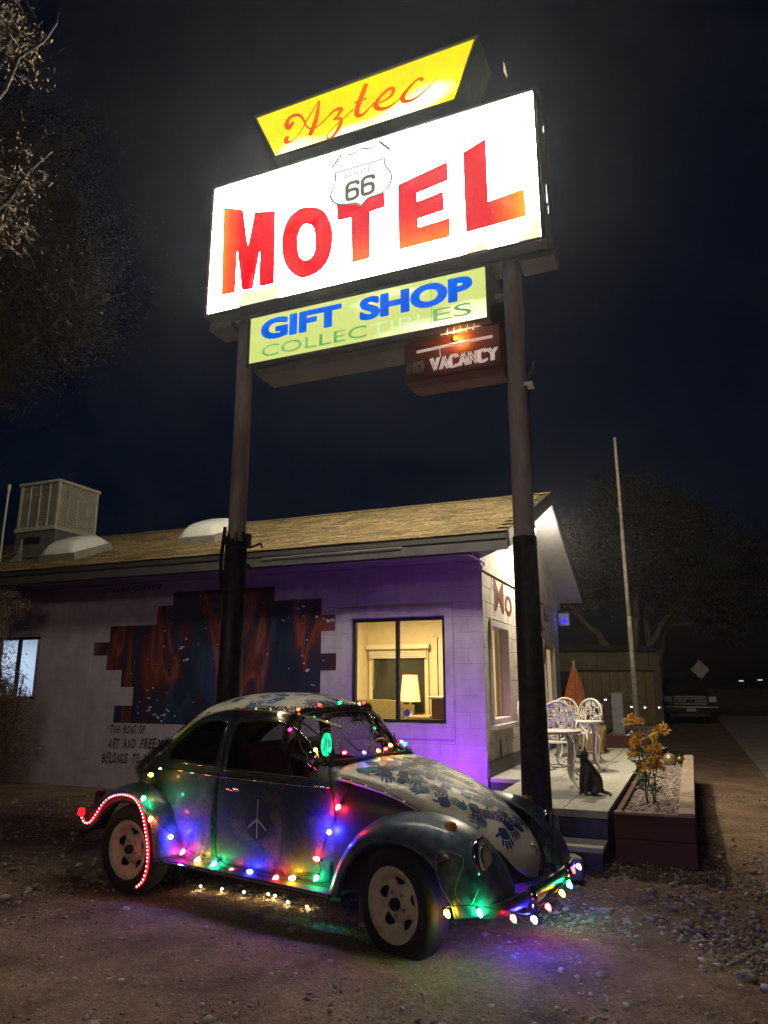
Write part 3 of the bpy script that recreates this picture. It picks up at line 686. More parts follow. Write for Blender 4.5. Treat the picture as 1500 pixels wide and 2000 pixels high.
MB().box(-.6, .45, -.2, .25, 0, .58, .01).build('body', mat('cream_wood', (.62, .50, .28), .5), tb_); MB().box(-.63, .48, -.23, .28, .58, .61).build('top', mat('cream_wood', (.6, .5, .3)), tb_)
MB().box(-.1, .12, -.1, .02, .61, .78).build('paper_box', M_trimw, tb_)
lamp(B(-2.08, 2.85, 1.03), 'lamp with amber shade before the dark inner window', .18, .45)
fl = thing('floor_lamp', 'glowing paper column lamp at left inside the office window', 'lamp', B(-2.88, 2.1, .42), ROT); MB().lathe([(.10, .1), (.11, .5), (.10, 1.25), (.0, 1.26)], 20).build('lamp_shade', mat('paper_glow', (.9, .8, .5), .8, emit=(1, .75, .25), es=1.3), fl); MB().lathe([(0, 0), (.13, 0), (.13, .04), (.03, .1), (.0, .1)], 20).build('base', M_black, fl)
ct = thing('reception_counter', 'brown reception counter low right inside the office', 'counter', B(-1.05, 1.9, .42), ROT)
MB().box(-.22, .40, -.3, 1.0, 0, .9, .008).build('body', mat('walnut', (.14, .08, .045), .5, noise=.2, stretch=(1, 1, 6)), ct); MB().box(-.26, .40, -.34, 1.04, .9, .94, .005).build('top', mat('counter_top', (.6, .52, .38), .4), ct)
cp_ = thing('computer_monitor', 'blue lit monitor standing on the reception counter', 'monitor', B(-1.05, 2.15, 1.36), ROT)
MB().box(-.02, .22, 0, .03, .08, .42, .005).build('case', M_black, cp_); MB().box(.0, .20, -.006, -.001, .10, .40).build('screen', emat('screen', (.1, .15, 1), 1.6, (1, 1, 1), 1.2, 9), cp_); MB().box(.06, .14, -.02, .08, 0, .08).build('stand', M_black, cp_)
pc = thing('wall_picture', 'small reddish framed picture on the left office wall', 'picture', B(-3.115, 2.6, 1.75), ROT)
MB().box(0, .03, -.15, .15, -.05, .55).build('frame', M_black, pc); MB().box(.031, .034, -.13, .13, -.03, .53).build('print', mat('print', (.3, .08, .05), .6, noise=.5, nscale=9), pc)

# ------------------------------------------------------------------ lamps of the place
def light(name, kind, loc, energy, col, parent=None, size=.1, spot=None, target=None):
    d = bpy.data.lights.new(name, kind); d.energy = energy; d.color = col
    if kind == 'AREA': d.size = size
    else: d.shadow_soft_size = size
    if spot: d.spot_size = R_(spot); d.spot_blend = .6
    o = bpy.data.objects.new(name, d); COL.objects.link(o); o.location = loc
    if target is not None: o.rotation_euler = (Vector(target) - Vector(loc)).to_track_quat('-Z', 'Y').to_euler()
    return o
light('office_ceiling_light', 'AREA', B(-1.8, 1.7, 2.8), 135, (1, .78, .42), size=.5)
light('bedroom_light', 'AREA', B(-8.2, .9, 2.5), 30, (.80, .88, 1), size=.4)
FP = B(.36, 2.15, 4.02)
fld = thing('flood_light', 'bright floodlight under the roof peak beside the sign pole', 'floodlight', B(.1, 2.3, 4.08), ROT)
MB().box(-.09, -.03, -.06, .06, -.06, .08).build('junction_box', M_steel, fld)
for (dy, dz, aim) in ((-.15, -.06, -100), (.13, -.08, 0)):
    M_ = Matrix.Translation((.16, dy, dz)) @ Matrix.Rotation(R_(aim), 4, 'Z') @ Matrix.Rotation(R_(32 if aim else 40), 4, 'Y')
    MB().lathe([(.02, -.12), (.03, -.10), (.055, -.02), (.06, .03)], 16, axis='x').xf(M_).build('lamp_head', M_steel, fld)
    MB().tube([(-.03, dy * .3, 0), (.08, dy * .8, .0), (.12, dy, -.05)], .012, 6).build('arm', M_steel, fld)
    MB().lathe([(0, .02), (.052, .02)], 16, axis='x').xf(M_).build('lens', emat('flood_lens', (1, .88, .66), 420), fld)
light('flood_beam', 'SPOT', B(.55, 1.9, 3.90), 430, (1, .86, .62), size=.05, spot=150, target=B(1.1, .6, 0))
light('flood_spill', 'POINT', B(.40, 3.1, 4.05), 30, (1, .90, .74), size=.06)
# purple up-light standing on the ground behind the car
pl = thing('purple_up_light', 'small purple landscape floodlight on the ground behind the car', 'floodlight', B(-.35, -1.08, 0), ROT)
MB().tube([(0, 0, 0), (0, 0, .12)], .01, 6).build('stake', M_black, pl); MB().box(-.09, .09, -.05, .02, .12, .26, .01).build('housing', M_black, pl)
MB().box(-.075, .075, .021, .024, .135, .245).build('lens', emat('purple_lens', (.42, .08, 1), 18), pl)
light('purple_beam', 'SPOT', B(-.34, -.86, .24), 112, (.38, .03, 1), size=.05, spot=135, target=B(-.75, 0, 1.0))
bl = thing('blue_gable_lamp', 'blue lamp under the far lower end of the gable eave', 'lamp', B(.12, 5.9, 2.78), ROT)
MB().box(-.1, .12, -.02, .14, -.08, .18, .02).build('housing', mat('lamp_white', (.4, .4, .42), .5), bl); MB().lathe([(0, .0), (.06, .0)], 14, (.02, -.025, .02), 'y').build('lens', emat('blue_lens', (.05, .03, 1), 1.2), bl)
light('blue_glow', 'POINT', B(.25, 5.7, 2.75), .9, (.1, .08, 1), size=.04)

# ------------------------------------------------------------------ the sign
SG = thing('motel_sign', 'tall two post illuminated roadside sign with yellow, white and green lit cabinets', 'sign', SO, ROT)
M_pole = mat('pole_paint', (.58, .55, .60), .55, noise=.22, nscale=3, stretch=(3, 3, .6), bump=.1, bscale=30); M_sleeve = mat('pole_dark', (.028, .028, .034), .5, noise=.6, nscale=14, bump=.2)
for x, zt, r0, r1, lb in ((-3.05, 2.98, .138, .112, 'left round sign post'), (-.03, 2.80, .128, .105, 'right round sign post')):
    po = MB().tube([(x, 0, -.02), (x, 0, 2.9), (x, 0, 5.60)], [.10, .094, .088], 28).build('post', M_pole, SG, True, label=lb)
    MB().tube([(x, 0, -.03), (x, 0, zt * .5), (x, 0, zt)], [r0, (r0 + r1) / 2 - .004, r1], 28).build('sleeve', M_sleeve, po, True)
    if x < -1:
        fr_ = MB()
        for k in range(60):
            a = random.uniform(0, 6.28); z = zt + random.uniform(-.06, .04); fr_.box(x + .115 * math.cos(a) - .006, x + .115 * math.cos(a) + .006, .115 * math.sin(a) - .006, .115 * math.sin(a) + .006, z, z + random.uniform(.02, .08))
        for z in (3.02, 2.7, 2.95): fr_.box(x + .12, x + .17, -.04, .03, z - .03, z + .04, .006)
        fr_.tube([(x - .13, -.03, 3.15), (x - .15, -.05, 2.8), (x - .14, -.02, 2.5)], .02, 6); fr_.tube([(x + .1, -.1, 2.9), (x + .24, -.08, 2.90), (x + .36, -.1, 2.93), (x + .38, -.1, 2.88)], .013, 6)
        fr_.build('cable_clamps', M_black, po)
    else: MB().tube([(x + .12, -.02, 1.7), (x + .14, -.02, 1.9), (x + .105, -.02, 1.95), (x + .14, -.03, 2.0)], .008, 6).build('hook', M_steel, po)
YF, YB = -.25, .25
M_cab = mat('cabinet_grey', (.15, .14, .135), .55, noise=.2, nscale=3, bump=.08)
def cabinet(name, poly, y0, y1, label, col=M_cab, drop=0):
    """hollow box cabinet: sides only, faces set in"""
    b_ = MB(); n_ = len(poly); cx = sum(p_[0] for p_ in poly) / n_; cz = sum(p_[1] for p_ in poly) / n_
    inn = [(x + (.035 if x < cx else -.035), z + (.03 if z < cz else -.03)) for x, z in poly]
    b_.prism(poly, y0, y1, [inn[::-1]]); o = fixn(b_.build(name, col, SG, label=label)); return o, inn
WH = (1.0, .96, .82)
# main cabinet
mc, inn = cabinet('main_cabinet', [(-3.45, 5.53), (.34, 5.53), (.34, 7.21), (-3.45, 7.21)], YF - .01, YB + .01, 'big white lit cabinet')
M_face = emat('lit_white_face', WH, 43, (1, .97, .84), 48, 1.0)
MB().box(-3.41, .30, YF + .005, YF + .012, 5.565, 7.175).build('face', M_face, mc)
MB().box(-3.41, .30, YB - .012, YB - .005, 5.565, 7.175).build('back_face', emat('lit_back_face', (1.0, .90, .70), 30), mc)
yl = YF - .0015
M_lred = emat('lit_red', (.88, .002, .012), 1.0, (1.0, .01, .012), 1.0, 1.6, .35, .7)
def hot(name, c0, c1, ax, a0, a1, s0=1, s1=1):
    """red acrylic with a hot end where the tube behind is close"""
    m = bpy.data.materials.new(name); m.use_nodes = True; n = m.node_tree.nodes; l = m.node_tree.links; n.clear()
    out = n.new('ShaderNodeOutputMaterial'); e = n.new('ShaderNodeEmission'); l.new(e.outputs[0], out.inputs[0]); tc = n.new('ShaderNodeTexCoord'); sp = n.new('ShaderNodeSeparateXYZ'); l.new(tc.outputs['Object'], sp.inputs[0])
    t = n.new('ShaderNodeTexNoise'); t.inputs['Scale'].default_value = 5; l.new(tc.outputs['Object'], t.inputs[0])
    a = n.new('ShaderNodeMath'); a.operation = 'MULTIPLY_ADD'; a.inputs[1].default_value = .25 * (a1 - a0); l.new(t.outputs[0], a.inputs[0]); l.new(sp.outputs[ax], a.inputs[2])
    mr = n.new('ShaderNodeMapRange'); mr.inputs[1].default_value = a0 + .12 * (a1 - a0); mr.inputs[2].default_value = a1 + .12 * (a1 - a0); l.new(a.outputs[0], mr.inputs[0])
    r = n.new('ShaderNodeValToRGB'); l.new(mr.outputs[0], r.inputs[0]); cr = r.color_ramp; cr.elements[0].color = (*c0, 1); cr.elements[1].color = (*c1, 1); x = cr.elements.new(.55); x.color = ((c0[0] + .1), c0[1] * .5 + c1[1] * .35, c0[2], 1)
    l.new(r.outputs[0], e.inputs[0]); return m
RD = (.90, .002, .012)
Mm = [(-3.28, 6.9), (-3.01, 6.79), (-2.92, 6.3), (-2.85, 6.72), (-2.58, 6.65), (-2.56, 5.75), (-2.75, 5.76), (-2.76, 6.22), (-2.83, 5.75), (-2.97, 5.76), (-3.06, 6.29), (-3.06, 5.76), (-3.24, 5.76)]
Oo = crv2([(-2.15, 6.585), (-1.99, 6.50), (-1.89, 6.33), (-1.86, 6.14), (-1.88, 5.96), (-1.94, 5.83), (-2.06, 5.75), (-2.22, 5.74), (-2.35, 5.83), (-2.44, 5.98), (-2.48, 6.17), (-2.47, 6.36), (-2.41, 6.51), (-2.29, 6.59)], 4, True)
Oi = crv2([(-2.18, 6.38), (-2.1, 6.32), (-2.07, 6.18), (-2.07, 6.04), (-2.11, 5.96), (-2.18, 5.94), (-2.25, 6.0), (-2.28, 6.13), (-2.28, 6.26), (-2.24, 6.36)], 4, True)
Tt = [(-1.82, 6.5), (-1.82, 6.55), (-1.27, 6.53), (-1.26, 6.33), (-1.43, 6.32), (-1.43, 5.78), (-1.63, 5.77), (-1.65, 6.31), (-1.81, 6.32)]
Ee = [(-1.12, 6.55), (-.58, 6.66), (-.58, 6.44), (-.91, 6.39), (-.91, 6.29), (-.63, 6.33), (-.63, 6.11), (-.90, 6.09), (-.90, 5.99), (-.57, 6.01), (-.57, 5.8), (-1.11, 5.79)]
Ll = [(-.42, 6.71), (-.18, 6.8), (-.18, 6.08), (.17, 6.12), (.18, 5.82), (-.41, 5.8)]
OR = (1.0, .26, .03)
for P_, hl, m_, lb in ((Mm, (), hot('lit_red_m', RD, (1.0, .36, .03), 0, -3.02, -3.3), 'red letter M with an orange hot left edge'), (Oo, (Oi[::-1],), M_lred, 'red letter O'), (Tt, (), hot('lit_red_t', (.85, .006, .02), (1, .20, .04), 2, 6.15, 5.75), 'red letter T fading to orange at its foot'),
                        (Ee, (), hot('lit_red_e', (.86, .008, .02), (1, .26, .03), 2, 6.15, 5.78), 'red letter E fading to orange at its foot'), (Ll, (), hot('lit_red_l', (.80, .006, .016), (1, .55, .03), 0, -.15, .2), 'red letter L with a yellow hot corner')):
    fixn(MB().prism(P_, yl, YF + .0045, hl).build('letter', m_, mc, label=lb))
# yellowed patches low on the white face
for q in ([(-3.0, 5.566), (-2.5, 5.566), (-2.52, 5.72), (-2.98, 5.74)], [(-.42, 5.566), (-.2, 5.566), (-.2, 5.68), (-.40, 5.6)], [(.08, 5.566), (.299, 5.566), (.299, 5.86), (.2, 5.65)]):
    MB().prism(q, YF + .003, YF + .0045).build('yellowed_patch', emat('yellowed_face', (1, .96, .62), 1.05), mc)
# route shield
shp = [(-1.78, 7.14), (-1.73, 7.115), (-1.68, 7.105), (-1.62, 7.11), (-1.55, 7.15), (-1.49, 7.12), (-1.43, 7.11), (-1.37, 7.12), (-1.32, 7.16), (-1.19, 7.01)]
shp2 = crv2([(-1.19, 7.01), (-1.235, 6.94), (-1.25, 6.87), (-1.23, 6.8), (-1.19, 6.74), (-1.17, 6.67), (-1.18, 6.6), (-1.22, 6.53), (-1.28, 6.495), (-1.37, 6.485), (-1.45, 6.475), (-1.53, 6.41)], 4)[1:] + crv2([(-1.53, 6.41), (-1.60, 6.46), (-1.70, 6.475), (-1.80, 6.50), (-1.87, 6.55), (-1.905, 6.62), (-1.90, 6.69), (-1.87, 6.76), (-1.85, 6.84), (-1.86, 6.92), (-1.9, 7.0)], 4)[1:]
shield = shp + shp2
cx = sum(a for a, b_ in shield) / len(shield); cz = sum(b_ for a, b_ in shield) / len(shield)
fixn(MB().prism(shield, yl - .003, yl - .0005).build('shield_outline', emat('shield_line', (.10, .11, .10), .9), mc, label='route shield outline'))
s2 = [(cx + (a - cx) * .938, cz + (b_ - cz) * .945) for a, b_ in shield]
fixn(MB().prism(s2, yl - .005, yl - .0032).build('shield_field', emat('shield_white', (1, 1, .97), 1.15), mc))
MB().box(-1.845, -1.245, yl - .0062, yl - .0052, 6.900, 6.914).build('shield_bar', emat('shield_bar', (.55, .56, .48), .9), mc)
def stxt(s, x0, x1, z0, z1, y, m_, par, bold=.02, lb=None):
    b_ = fit(text_mb(s, 1, bold=bold), x0, x1, z0, z1); b_.V = [(v[0], y, v[2]) for v in b_.V]; return b_.build('lettering', m_, par, label=lb)
M_sg = emat('shield_grey', (.13, .14, .10), .9)
def six(x0, x1, z0, z1):
    w_, h = x1 - x0, z1 - z0; P_ = [(.95, .78), (.93, .92), (.75, .98), (.35, .98), (.12, .85), (.10, .5), (.10, .2), (.2, .04), (.6, .02), (.88, .1), (.92, .3), (.86, .5), (.6, .57), (.3, .55), (.12, .48)]
    P_ = crv2([(x0 + a * w_, z0 + b_ * h) for a, b_ in P_], 4); V, F = ribbon(P_, [.038] * len(P_), yl - .0064); mesh('numeral', V, F, M_sg, mc, label='grey shield numeral 6')
six(-1.71, -1.56, 6.525, 6.73); six(-1.53, -1.38, 6.535, 6.745)
stxt('ROUTE', -1.72, -1.41, 6.80, 6.86, yl - .0064, emat('shield_faint', (.45, .43, .55), 1.0), mc, 0)
stxt('HISTORIC', -1.78, -1.36, 6.96, 7.02, yl - .0064, emat('shield_fainter', (.86, .85, .92), 1.0), mc, -.01)
# bolts along the left edge and light leaking from the right end
for k in range(7): MB().lathe([(0, -.006), (.009, -.004), (.012, 0)], 8, (-3.432, YF - .012, 5.65 + k * .24), 'y').build('bolt', M_steel, mc)
lk = emat('light_leak', (.9, 1, 1), 3.0)
for (y, z0, z1, t) in ((.05, 6.93, 7.02, .025), (.0, 6.08, 6.30, .02), (.06, 6.0, 6.1, .012)):
    MB().prism([(y - t, z0), (y + t * .4, z0 + .01), (y + t, (z0 + z1) / 2), (y + t * .2, z1), (y - t * .5, (z0 + z1) / 2)], .3405, .343, plane='yz').build('light_gap', lk, mc)
# stub box under the cabinet's right end and left cap
MB().box(.05, .40, -.13, .16, 5.44, 5.50, .01).build('end_bracket', M_cab, mc); MB().box(-3.45, -3.15, -.16, .16, 5.41, 5.50, .01).build('end_bracket', M_cab, mc)
MB().box(-3.4, .3, -.10, .10, 5.50, 5.529).build('cross_beam', M_cab, mc)
# top cabinet
tp = [(-2.63, 7.34), (-.47, 7.34), (-.21, 8.07), (-2.93, 8.02)]
b_ = MB(); inn = [(-2.605, 7.37), (-.49, 7.37), (-.25, 8.04), (-2.89, 7.99)]
b_.prism(tp, YF - .01, YB + .01, [inn[::-1]]); ac = fixn(b_.build('top_cabinet', mat('cabinet_olive', (.14, .13, .06), .5, noise=.2), SG, label='flared yellow lit cabinet with red script'))
for x in (-2.2, -.9): MB().box(x - .04, x + .04, -.05, .05, 7.212, 7.338).build('riser', M_cab, ac)
m = bpy.data.materials.new('lit_yellow'); m.use_nodes = True; n = m.node_tree.nodes; l = m.node_tree.links; n.clear()
out = n.new('ShaderNodeOutputMaterial'); e = n.new('ShaderNodeEmission'); l.new(e.outputs[0], out.inputs[0]); tc = n.new('ShaderNodeTexCoord')
def blob(x, z, sx, sz):
    mp = n.new('ShaderNodeMapping'); mp.inputs['Location'].default_value = (-x / sx, 0, -z / sz); mp.inputs['Scale'].default_value = (1 / sx, 0, 1 / sz); l.new(tc.outputs['Object'], mp.inputs[0])
    gt = n.new('ShaderNodeTexGradient'); gt.gradient_type = 'QUADRATIC_SPHERE'; l.new(mp.outputs[0], gt.inputs[0]); return gt.outputs['Fac']
sm = None
for a in ((-2.35, 7.38, .55, .3), (-.75, 7.55, .55, .28), (-1.7, 7.38, .6, .22), (-1.1, 7.42, .6, .25)):
    f_ = blob(*a)
    if sm is None: sm = f_
    else: q = n.new('ShaderNodeMath'); q.operation = 'ADD'; l.new(sm, q.inputs[0]); l.new(f_, q.inputs[1]); sm = q.outputs[0]
r = n.new('ShaderNodeValToRGB'); l.new(sm, r.inputs[0]); cr = r.color_ramp; cr.elements[0].color = (1.05, .92, .0, 1); cr.elements[1].color = (2.4, 2.2, 1.5, 1); cr.elements[1].position = .75; x = cr.elements.new(.2); x.color = (1.6, 1.55, .01, 1)
wv = n.new('ShaderNodeTexWave'); wv.inputs['Scale'].default_value = 11; l.new(tc.outputs['Object'], wv.inputs[0]); wr = n.new('ShaderNodeMapRange'); wr.inputs[3].default_value = .90; wr.inputs[4].default_value = 1.05; l.new(wv.outputs[1], wr.inputs[0])
l.new(r.outputs[0], e.inputs[0]); l.new(wr.outputs[0], e.inputs[1]); M_yel = m
inn2 = [(-2.603, 7.372), (-.492, 7.372), (-.252, 8.038), (-2.888, 7.988)]
fixn(MB().prism(inn2, YF + .004, YF + .010).build('face', M_yel, ac)); fixn(MB().prism(inn2, YB - .010, YB - .004).build('back_face', M_yel, ac))
M_scr = emat('lit_script', (.80, .085, .0), 1.0, (.9, .12, .0), 1.0, 3)
def pen(P_, wd): Q = crv2(P_, 8); w_ = np.interp(np.linspace(0, 1, len(Q)), np.linspace(0, 1, len(wd)), wd) * 1.12 + .003; V, F = ribbon(Q, list(w_), yl - .0005 - random.uniform(0, .001)); mesh('script_stroke', V, F, M_scr, ac)
pen([(-2.44, 7.56), (-2.475, 7.56), (-2.47, 7.515), (-2.41, 7.505), (-2.34, 7.54), (-2.27, 7.62), (-2.18, 7.77), (-2.06, 7.93)], [.05, .05, .045, .02, .013, .012, .012, .012])
pen([(-2.06, 7.93), (-2.07, 7.84), (-2.10, 7.67), (-2.17, 7.50)], [.012, .03, .05, .055])
pen([(-2.385, 7.755), (-2.44, 7.70), (-2.475, 7.76), (-2.43, 7.835), (-2.33, 7.83), (-2.26, 7.75), (-2.21, 7.63), (-2.13, 7.575), (-2.05, 7.60), (-1.96, 7.66), (-1.88, 7.72), (-1.80, 7.735)], [.03, .05, .05, .035, .03, .02, .014, .014, .014, .014, .02, .035])
pen([(-1.80, 7.735), (-1.785, 7.70), (-1.83, 7.64), (-1.87, 7.61), (-1.80, 7.60), (-1.78, 7.55), (-1.82, 7.46), (-1.89, 7.385), (-1.945, 7.385), (-1.945, 7.44), (-1.87, 7.51), (-1.76, 7.58), (-1.63, 7.66)], [.035, .045, .02, .014, .03, .04, .04, .03, .02, .014, .012, .012, .012])
pen([(-1.48, 7.94), (-1.525, 7.82), (-1.585, 7.66), (-1.585, 7.57), (-1.53, 7.545), (-1.45, 7.60), (-1.38, 7.66)], [.045, .05, .05, .05, .03, .014, .012])
pen([(-1.62, 7.735), (-1.48, 7.745)], [.018, .018])
pen([(-1.38, 7.63), (-1.28, 7.635), (-1.18, 7.68), (-1.165, 7.75), (-1.22, 7.765), (-1.32, 7.70), (-1.365, 7.62), (-1.33, 7.555), (-1.23, 7.535), (-1.12, 7.58), (-1.02, 7.66)], [.013, .016, .03, .035, .03, .03, .05, .045, .03, .014, .012])
pen([(-.83, 7.725), (-.85, 7.765), (-.91, 7.755), (-.99, 7.69), (-1.05, 7.62), (-1.05, 7.56), (-.98, 7.53), (-.88, 7.55), (-.77, 7.62), (-.67, 7.71)], [.035, .03, .02, .03, .05, .045, .03, .02, .014, .010])
# louvred end vents (light through the slots at the right)
for (cx_, z0, k_) in ((-.14, 7.72, 5), (-.30, 7.24, 4)):
    for k in range(k_): MB().box(cx_ + .13, cx_ + .133, -.05 + k * .035, -.032 + k * .035, z0 + .015 * k, z0 + .12 + .02 * math.sin(k)).build('vent_slot', emat('slot_glow', (1, .8, .45), .8), ac)
# lower cabinet
gc, inn = cabinet('lower_cabinet', [(-2.87, 4.83), (-.20, 4.83), (-.20, 5.42), (-2.87, 5.42)], YF - .0, YB, 'pale green lit cabinet with blue and green words')
gm = emat('lit_green_face', (.70, .80, .22), .95, (1, 1, .80), 2.2, 1.3, .50, .85, stretch=(.7, 1, 2.5))
MB().box(-2.836, -.236, YF + .006, YF + .012, 4.862, 5.388).build('face', gm, gc); MB().box(-2.836, -.236, YB - .012, YB - .006, 4.862, 5.388).build('back_face', gm, gc)
MB().box(-2.80, -.26, -.20, .20, 4.74, 4.828, .03).build('under_pan', M_cab, gc)
M_bl = emat('lit_blue', (.0, .10, .72), 1.0, (.0, .16, .9), 1.0, 4)
def heavy(st_, x0, x1, z0, z1, lb):
    a = MB()
    for k, (dx, dz) in enumerate(((0, 0), (.011, .003), (-.011, -.003), (.005, .009), (-.005, -.009), (.011, -.006), (-.011, .006))):
        b_ = fit(text_mb(st_, 1, bold=.03), x0 + .011, x1 - .011, z0 + .009, z1 - .009); a.add([(v[0] + dx, YF - .0002 * k, v[2] + dz) for v in b_.V], b_.F)
    return a.build('lettering', M_bl, gc, label=lb)
heavy('GIFT', -2.70, -1.74, 5.09, 5.34, 'blue word GIFT'); heavy('SHOP', -1.54, -.36, 5.08, 5.34, 'blue word SHOP')
M_gr = emat('lit_green', (.12, .48, .12), .8, (.35, .65, .25), .9, 5)
stxt('COLLEC', -2.68, -1.46, 4.905, 5.035, YF + .001, M_gr, gc, .0, 'faded green letters COLLEC'); stxt('ES', -.76, -.38, 4.92, 5.05, YF + .001, M_gr, gc, .0, 'faded green letters ES')
M_gf = emat('faded_print', (.62, .80, .55), 1.2); stxt('TIBL', -1.42, -.80, 4.91, 5.03, YF + .0035, M_gf, gc, -.02)
MB().box(-.78, -.775, YF + .003, YF + .005, 4.87, 5.38).build('crack', M_gr, gc)
# vacancy cabinet with neon tubing, brightened by a weak added glow
vc = MB().box(-1.08, -.115, -.2, .02, 4.37, 4.81, .02).build('vacancy_cabinet', mat('rust_red_metal', (.17, .04, .025), .6, noise=.3, nscale=5), SG, label='small rusty red cabinet with faintly glowing neon')
fixn(MB().prism([(-1.08, 4.367), (-1.0, 4.29), (-.115, 4.29), (-.115, 4.367)], -.19, .01).build('under_pan', mat('rust_red_metal', (.3, .075, .035)), vc))
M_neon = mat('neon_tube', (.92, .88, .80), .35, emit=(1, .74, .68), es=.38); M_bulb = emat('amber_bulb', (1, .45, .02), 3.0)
nt = MB().tube([(-.93, -.25, 4.635), (-.55, -.255, 4.645), (-.19, -.25, 4.655)], .014, 8).build('neon_tube', M_neon, vc)
MB().tube([(-.69, -.25, 4.77), (-.3, -.25, 4.785)], .007, 6).build('neon_tube', M_neon, vc)
for k in range(5): MB().tube([(-.63 + k * .065, -.25, 4.76), (-.615 + k * .065, -.252, 4.82)], [.009, .003], 6).build('tube_prong', M_neon, vc)
MB().lathe([(0, -.02), (.02, -.01), (.022, .01), (0, .02)], 12, (-.55, -.225, 4.72), 'y').build('bulb', M_bulb, vc)
light('vacancy_bulb', 'POINT', SO + AX * -.52 + AY * -.27 + Vector((0, 0, 4.72)), 4.5, (1, .42, .10), size=.02)
def neon(s, x0, x1, z0, z1, m_=M_neon):
    G_ = {'V': [[(0, 1), (.5, 0), (1, 1)]], 'A': [[(0, 0), (.5, 1), (1, 0)], [(.2, .35), (.8, .35)]], 'C': [[(1, .8), (.7, 1), (.25, 1), (0, .7), (0, .3), (.25, 0), (.7, 0), (1, .2)]], 'N': [[(0, 0), (0, 1), (1, 0), (1, 1)]],
          'Y': [[(0, 1), (.5, .5), (1, 1)], [(.5, .5), (.5, 0)]], 'O': [[(0, .5), (.2, 1), (.8, 1), (1, .5), (.8, 0), (.2, 0), (0, .45)]]}
    w_ = (x1 - x0) / len(s)
    for i, ch in enumerate(s):
        b_ = MB()
        for off in (-.012, .012):
            for P_ in G_[ch]: b_.tube([(x0 + (i + .1 + .74 * a) * w_ + off, -.225 - .008 * (off > 0), z0 + q * (z1 - z0)) for a, q in P_], .0105, 6)
        b_.build('neon_letter', m_, vc, True)
neon('VACANCY', -.80, -.15, 4.43, 4.55); neon('NO', -1.03, -.87, 4.43, 4.54, mat('dirty_tube', (.62, .48, .44), .4))
MB().tube([(-.70, -.23, 4.55), (-.705, -.24, 4.64)], .004, 5).build('feed_wire', M_neon, vc)
MB().box(.02, .12, -.06, .04, 4.20, 4.24).tube([(.07, 0, 4.3), (.13, -.05, 4.36), (.14, -.06, 4.42)], .012, 6).build('insulator_bracket', M_steel, SG)
for z in (4.5, 5.15): MB().box(-.20, -.10, -.04, .04, z, z + .05).build('cabinet_strap', M_cab, SG)
for z in (5.0, 5.3): MB().box(-2.98, -2.87, -.04, .04, z, z + .05).build('cabinet_strap', M_cab, SG)

# ------------------------------------------------------------------ the car
CARG = dict(loc=(-.53, 5.92, -.035))
car = thing('parked_car', 'small rounded vintage car with blue handprints on white hood and roof, hung with coloured lights', 'car', (-.555, 5.935, -.030), math.atan2(-.5322, .8466))
car.rotation_mode = 'XYZ'; car.rotation_euler = (0, R_(1.0), math.atan2(-.5322, .8466))
CARM = Matrix.Translation((-.555, 5.935, -.030)) @ Matrix.Rotation(math.atan2(-.5322, .8466), 4, 'Z') @ Matrix.Rotation(R_(1.0), 4, 'Y')
M_body = mat('painted_body', (.03, .05, .09), .5, coat=.12)
n = M_body.node_tree.nodes; l = M_body.node_tree.links; p = n['Principled BSDF']; tc = n.new('ShaderNodeTexCoord')
t1 = n.new('ShaderNodeTexNoise'); t1.inputs['Scale'].default_value = 2.6; t1.inputs['Detail'].default_value = 5; t1.inputs['Distortion'].default_value = .5; l.new(tc.outputs['Object'], t1.inputs[0])
r = n.new('ShaderNodeValToRGB'); l.new(t1.outputs[0], r.inputs[0]); cr = r.color_ramp; cr.elements[0].position = .30; cr.elements[0].color = (.015, .035, .10, 1); cr.elements[1].position = .78; cr.elements[1].color = (.30, .29, .24, 1)
for pos, c_ in ((.42, (.03, .075, .10)), (.48, (.07, .09, .055)), (.54, (.035, .055, .15)), (.60, (.17, .165, .14)), (.68, (.06, .09, .20))): e = cr.elements.new(pos); e.color = (*c_, 1)
t2 = n.new('ShaderNodeTexNoise'); t2.inputs['Scale'].default_value = 42; t2.inputs['Detail'].default_value = 6; l.new(tc.outputs['Object'], t2.inputs[0]); mx = n.new('ShaderNodeMix'); mx.data_type = 'RGBA'; mx.blend_type = 'MULTIPLY'; mx.inputs[0].default_value = .85
r2 = n.new('ShaderNodeValToRGB'); l.new(t2.outputs[0], r2.inputs[0]); r2.color_ramp.elements[0].position = .35; r2.color_ramp.elements[0].color = (.45, .45, .45, 1); r2.color_ramp.elements[1].position = .6
l.new(r.outputs[0], mx.inputs[6]); l.new(r2.outputs[0], mx.inputs[7]); l.new(mx.outputs[2], p.inputs['Base Color'])
rr = n.new('ShaderNodeMapRange'); rr.inputs[3].default_value = .38; rr.inputs[4].default_value = .75; l.new(t2.outputs[0], rr.inputs[0]); l.new(rr.outputs[0], p.inputs['Roughness'])
M_fend = mat('fender_paint', (.10, .155, .21), .42, coat=.25, col2=(.012, .028, .055), nscale=9, detail=9)
M_cream = mat('cream_paint', (.86, .82, .66), .42, coat=.25, col2=(.70, .67, .54), nscale=7, detail=7)
M_rub = mat('rubber', (.015, .015, .015), .8, noise=.3, bump=.2); M_chr = mat('chrome', (.65, .65, .65), .12, 1, noise=.15, nscale=30); M_cgl = glass('car_glass', (.50, .52, .47), .18); M_wsgl = glass('windscreen_glass', (.97, .97, .97), .05)
M_carin = mat('car_interior', (.05, .045, .04), .8, noise=.3)

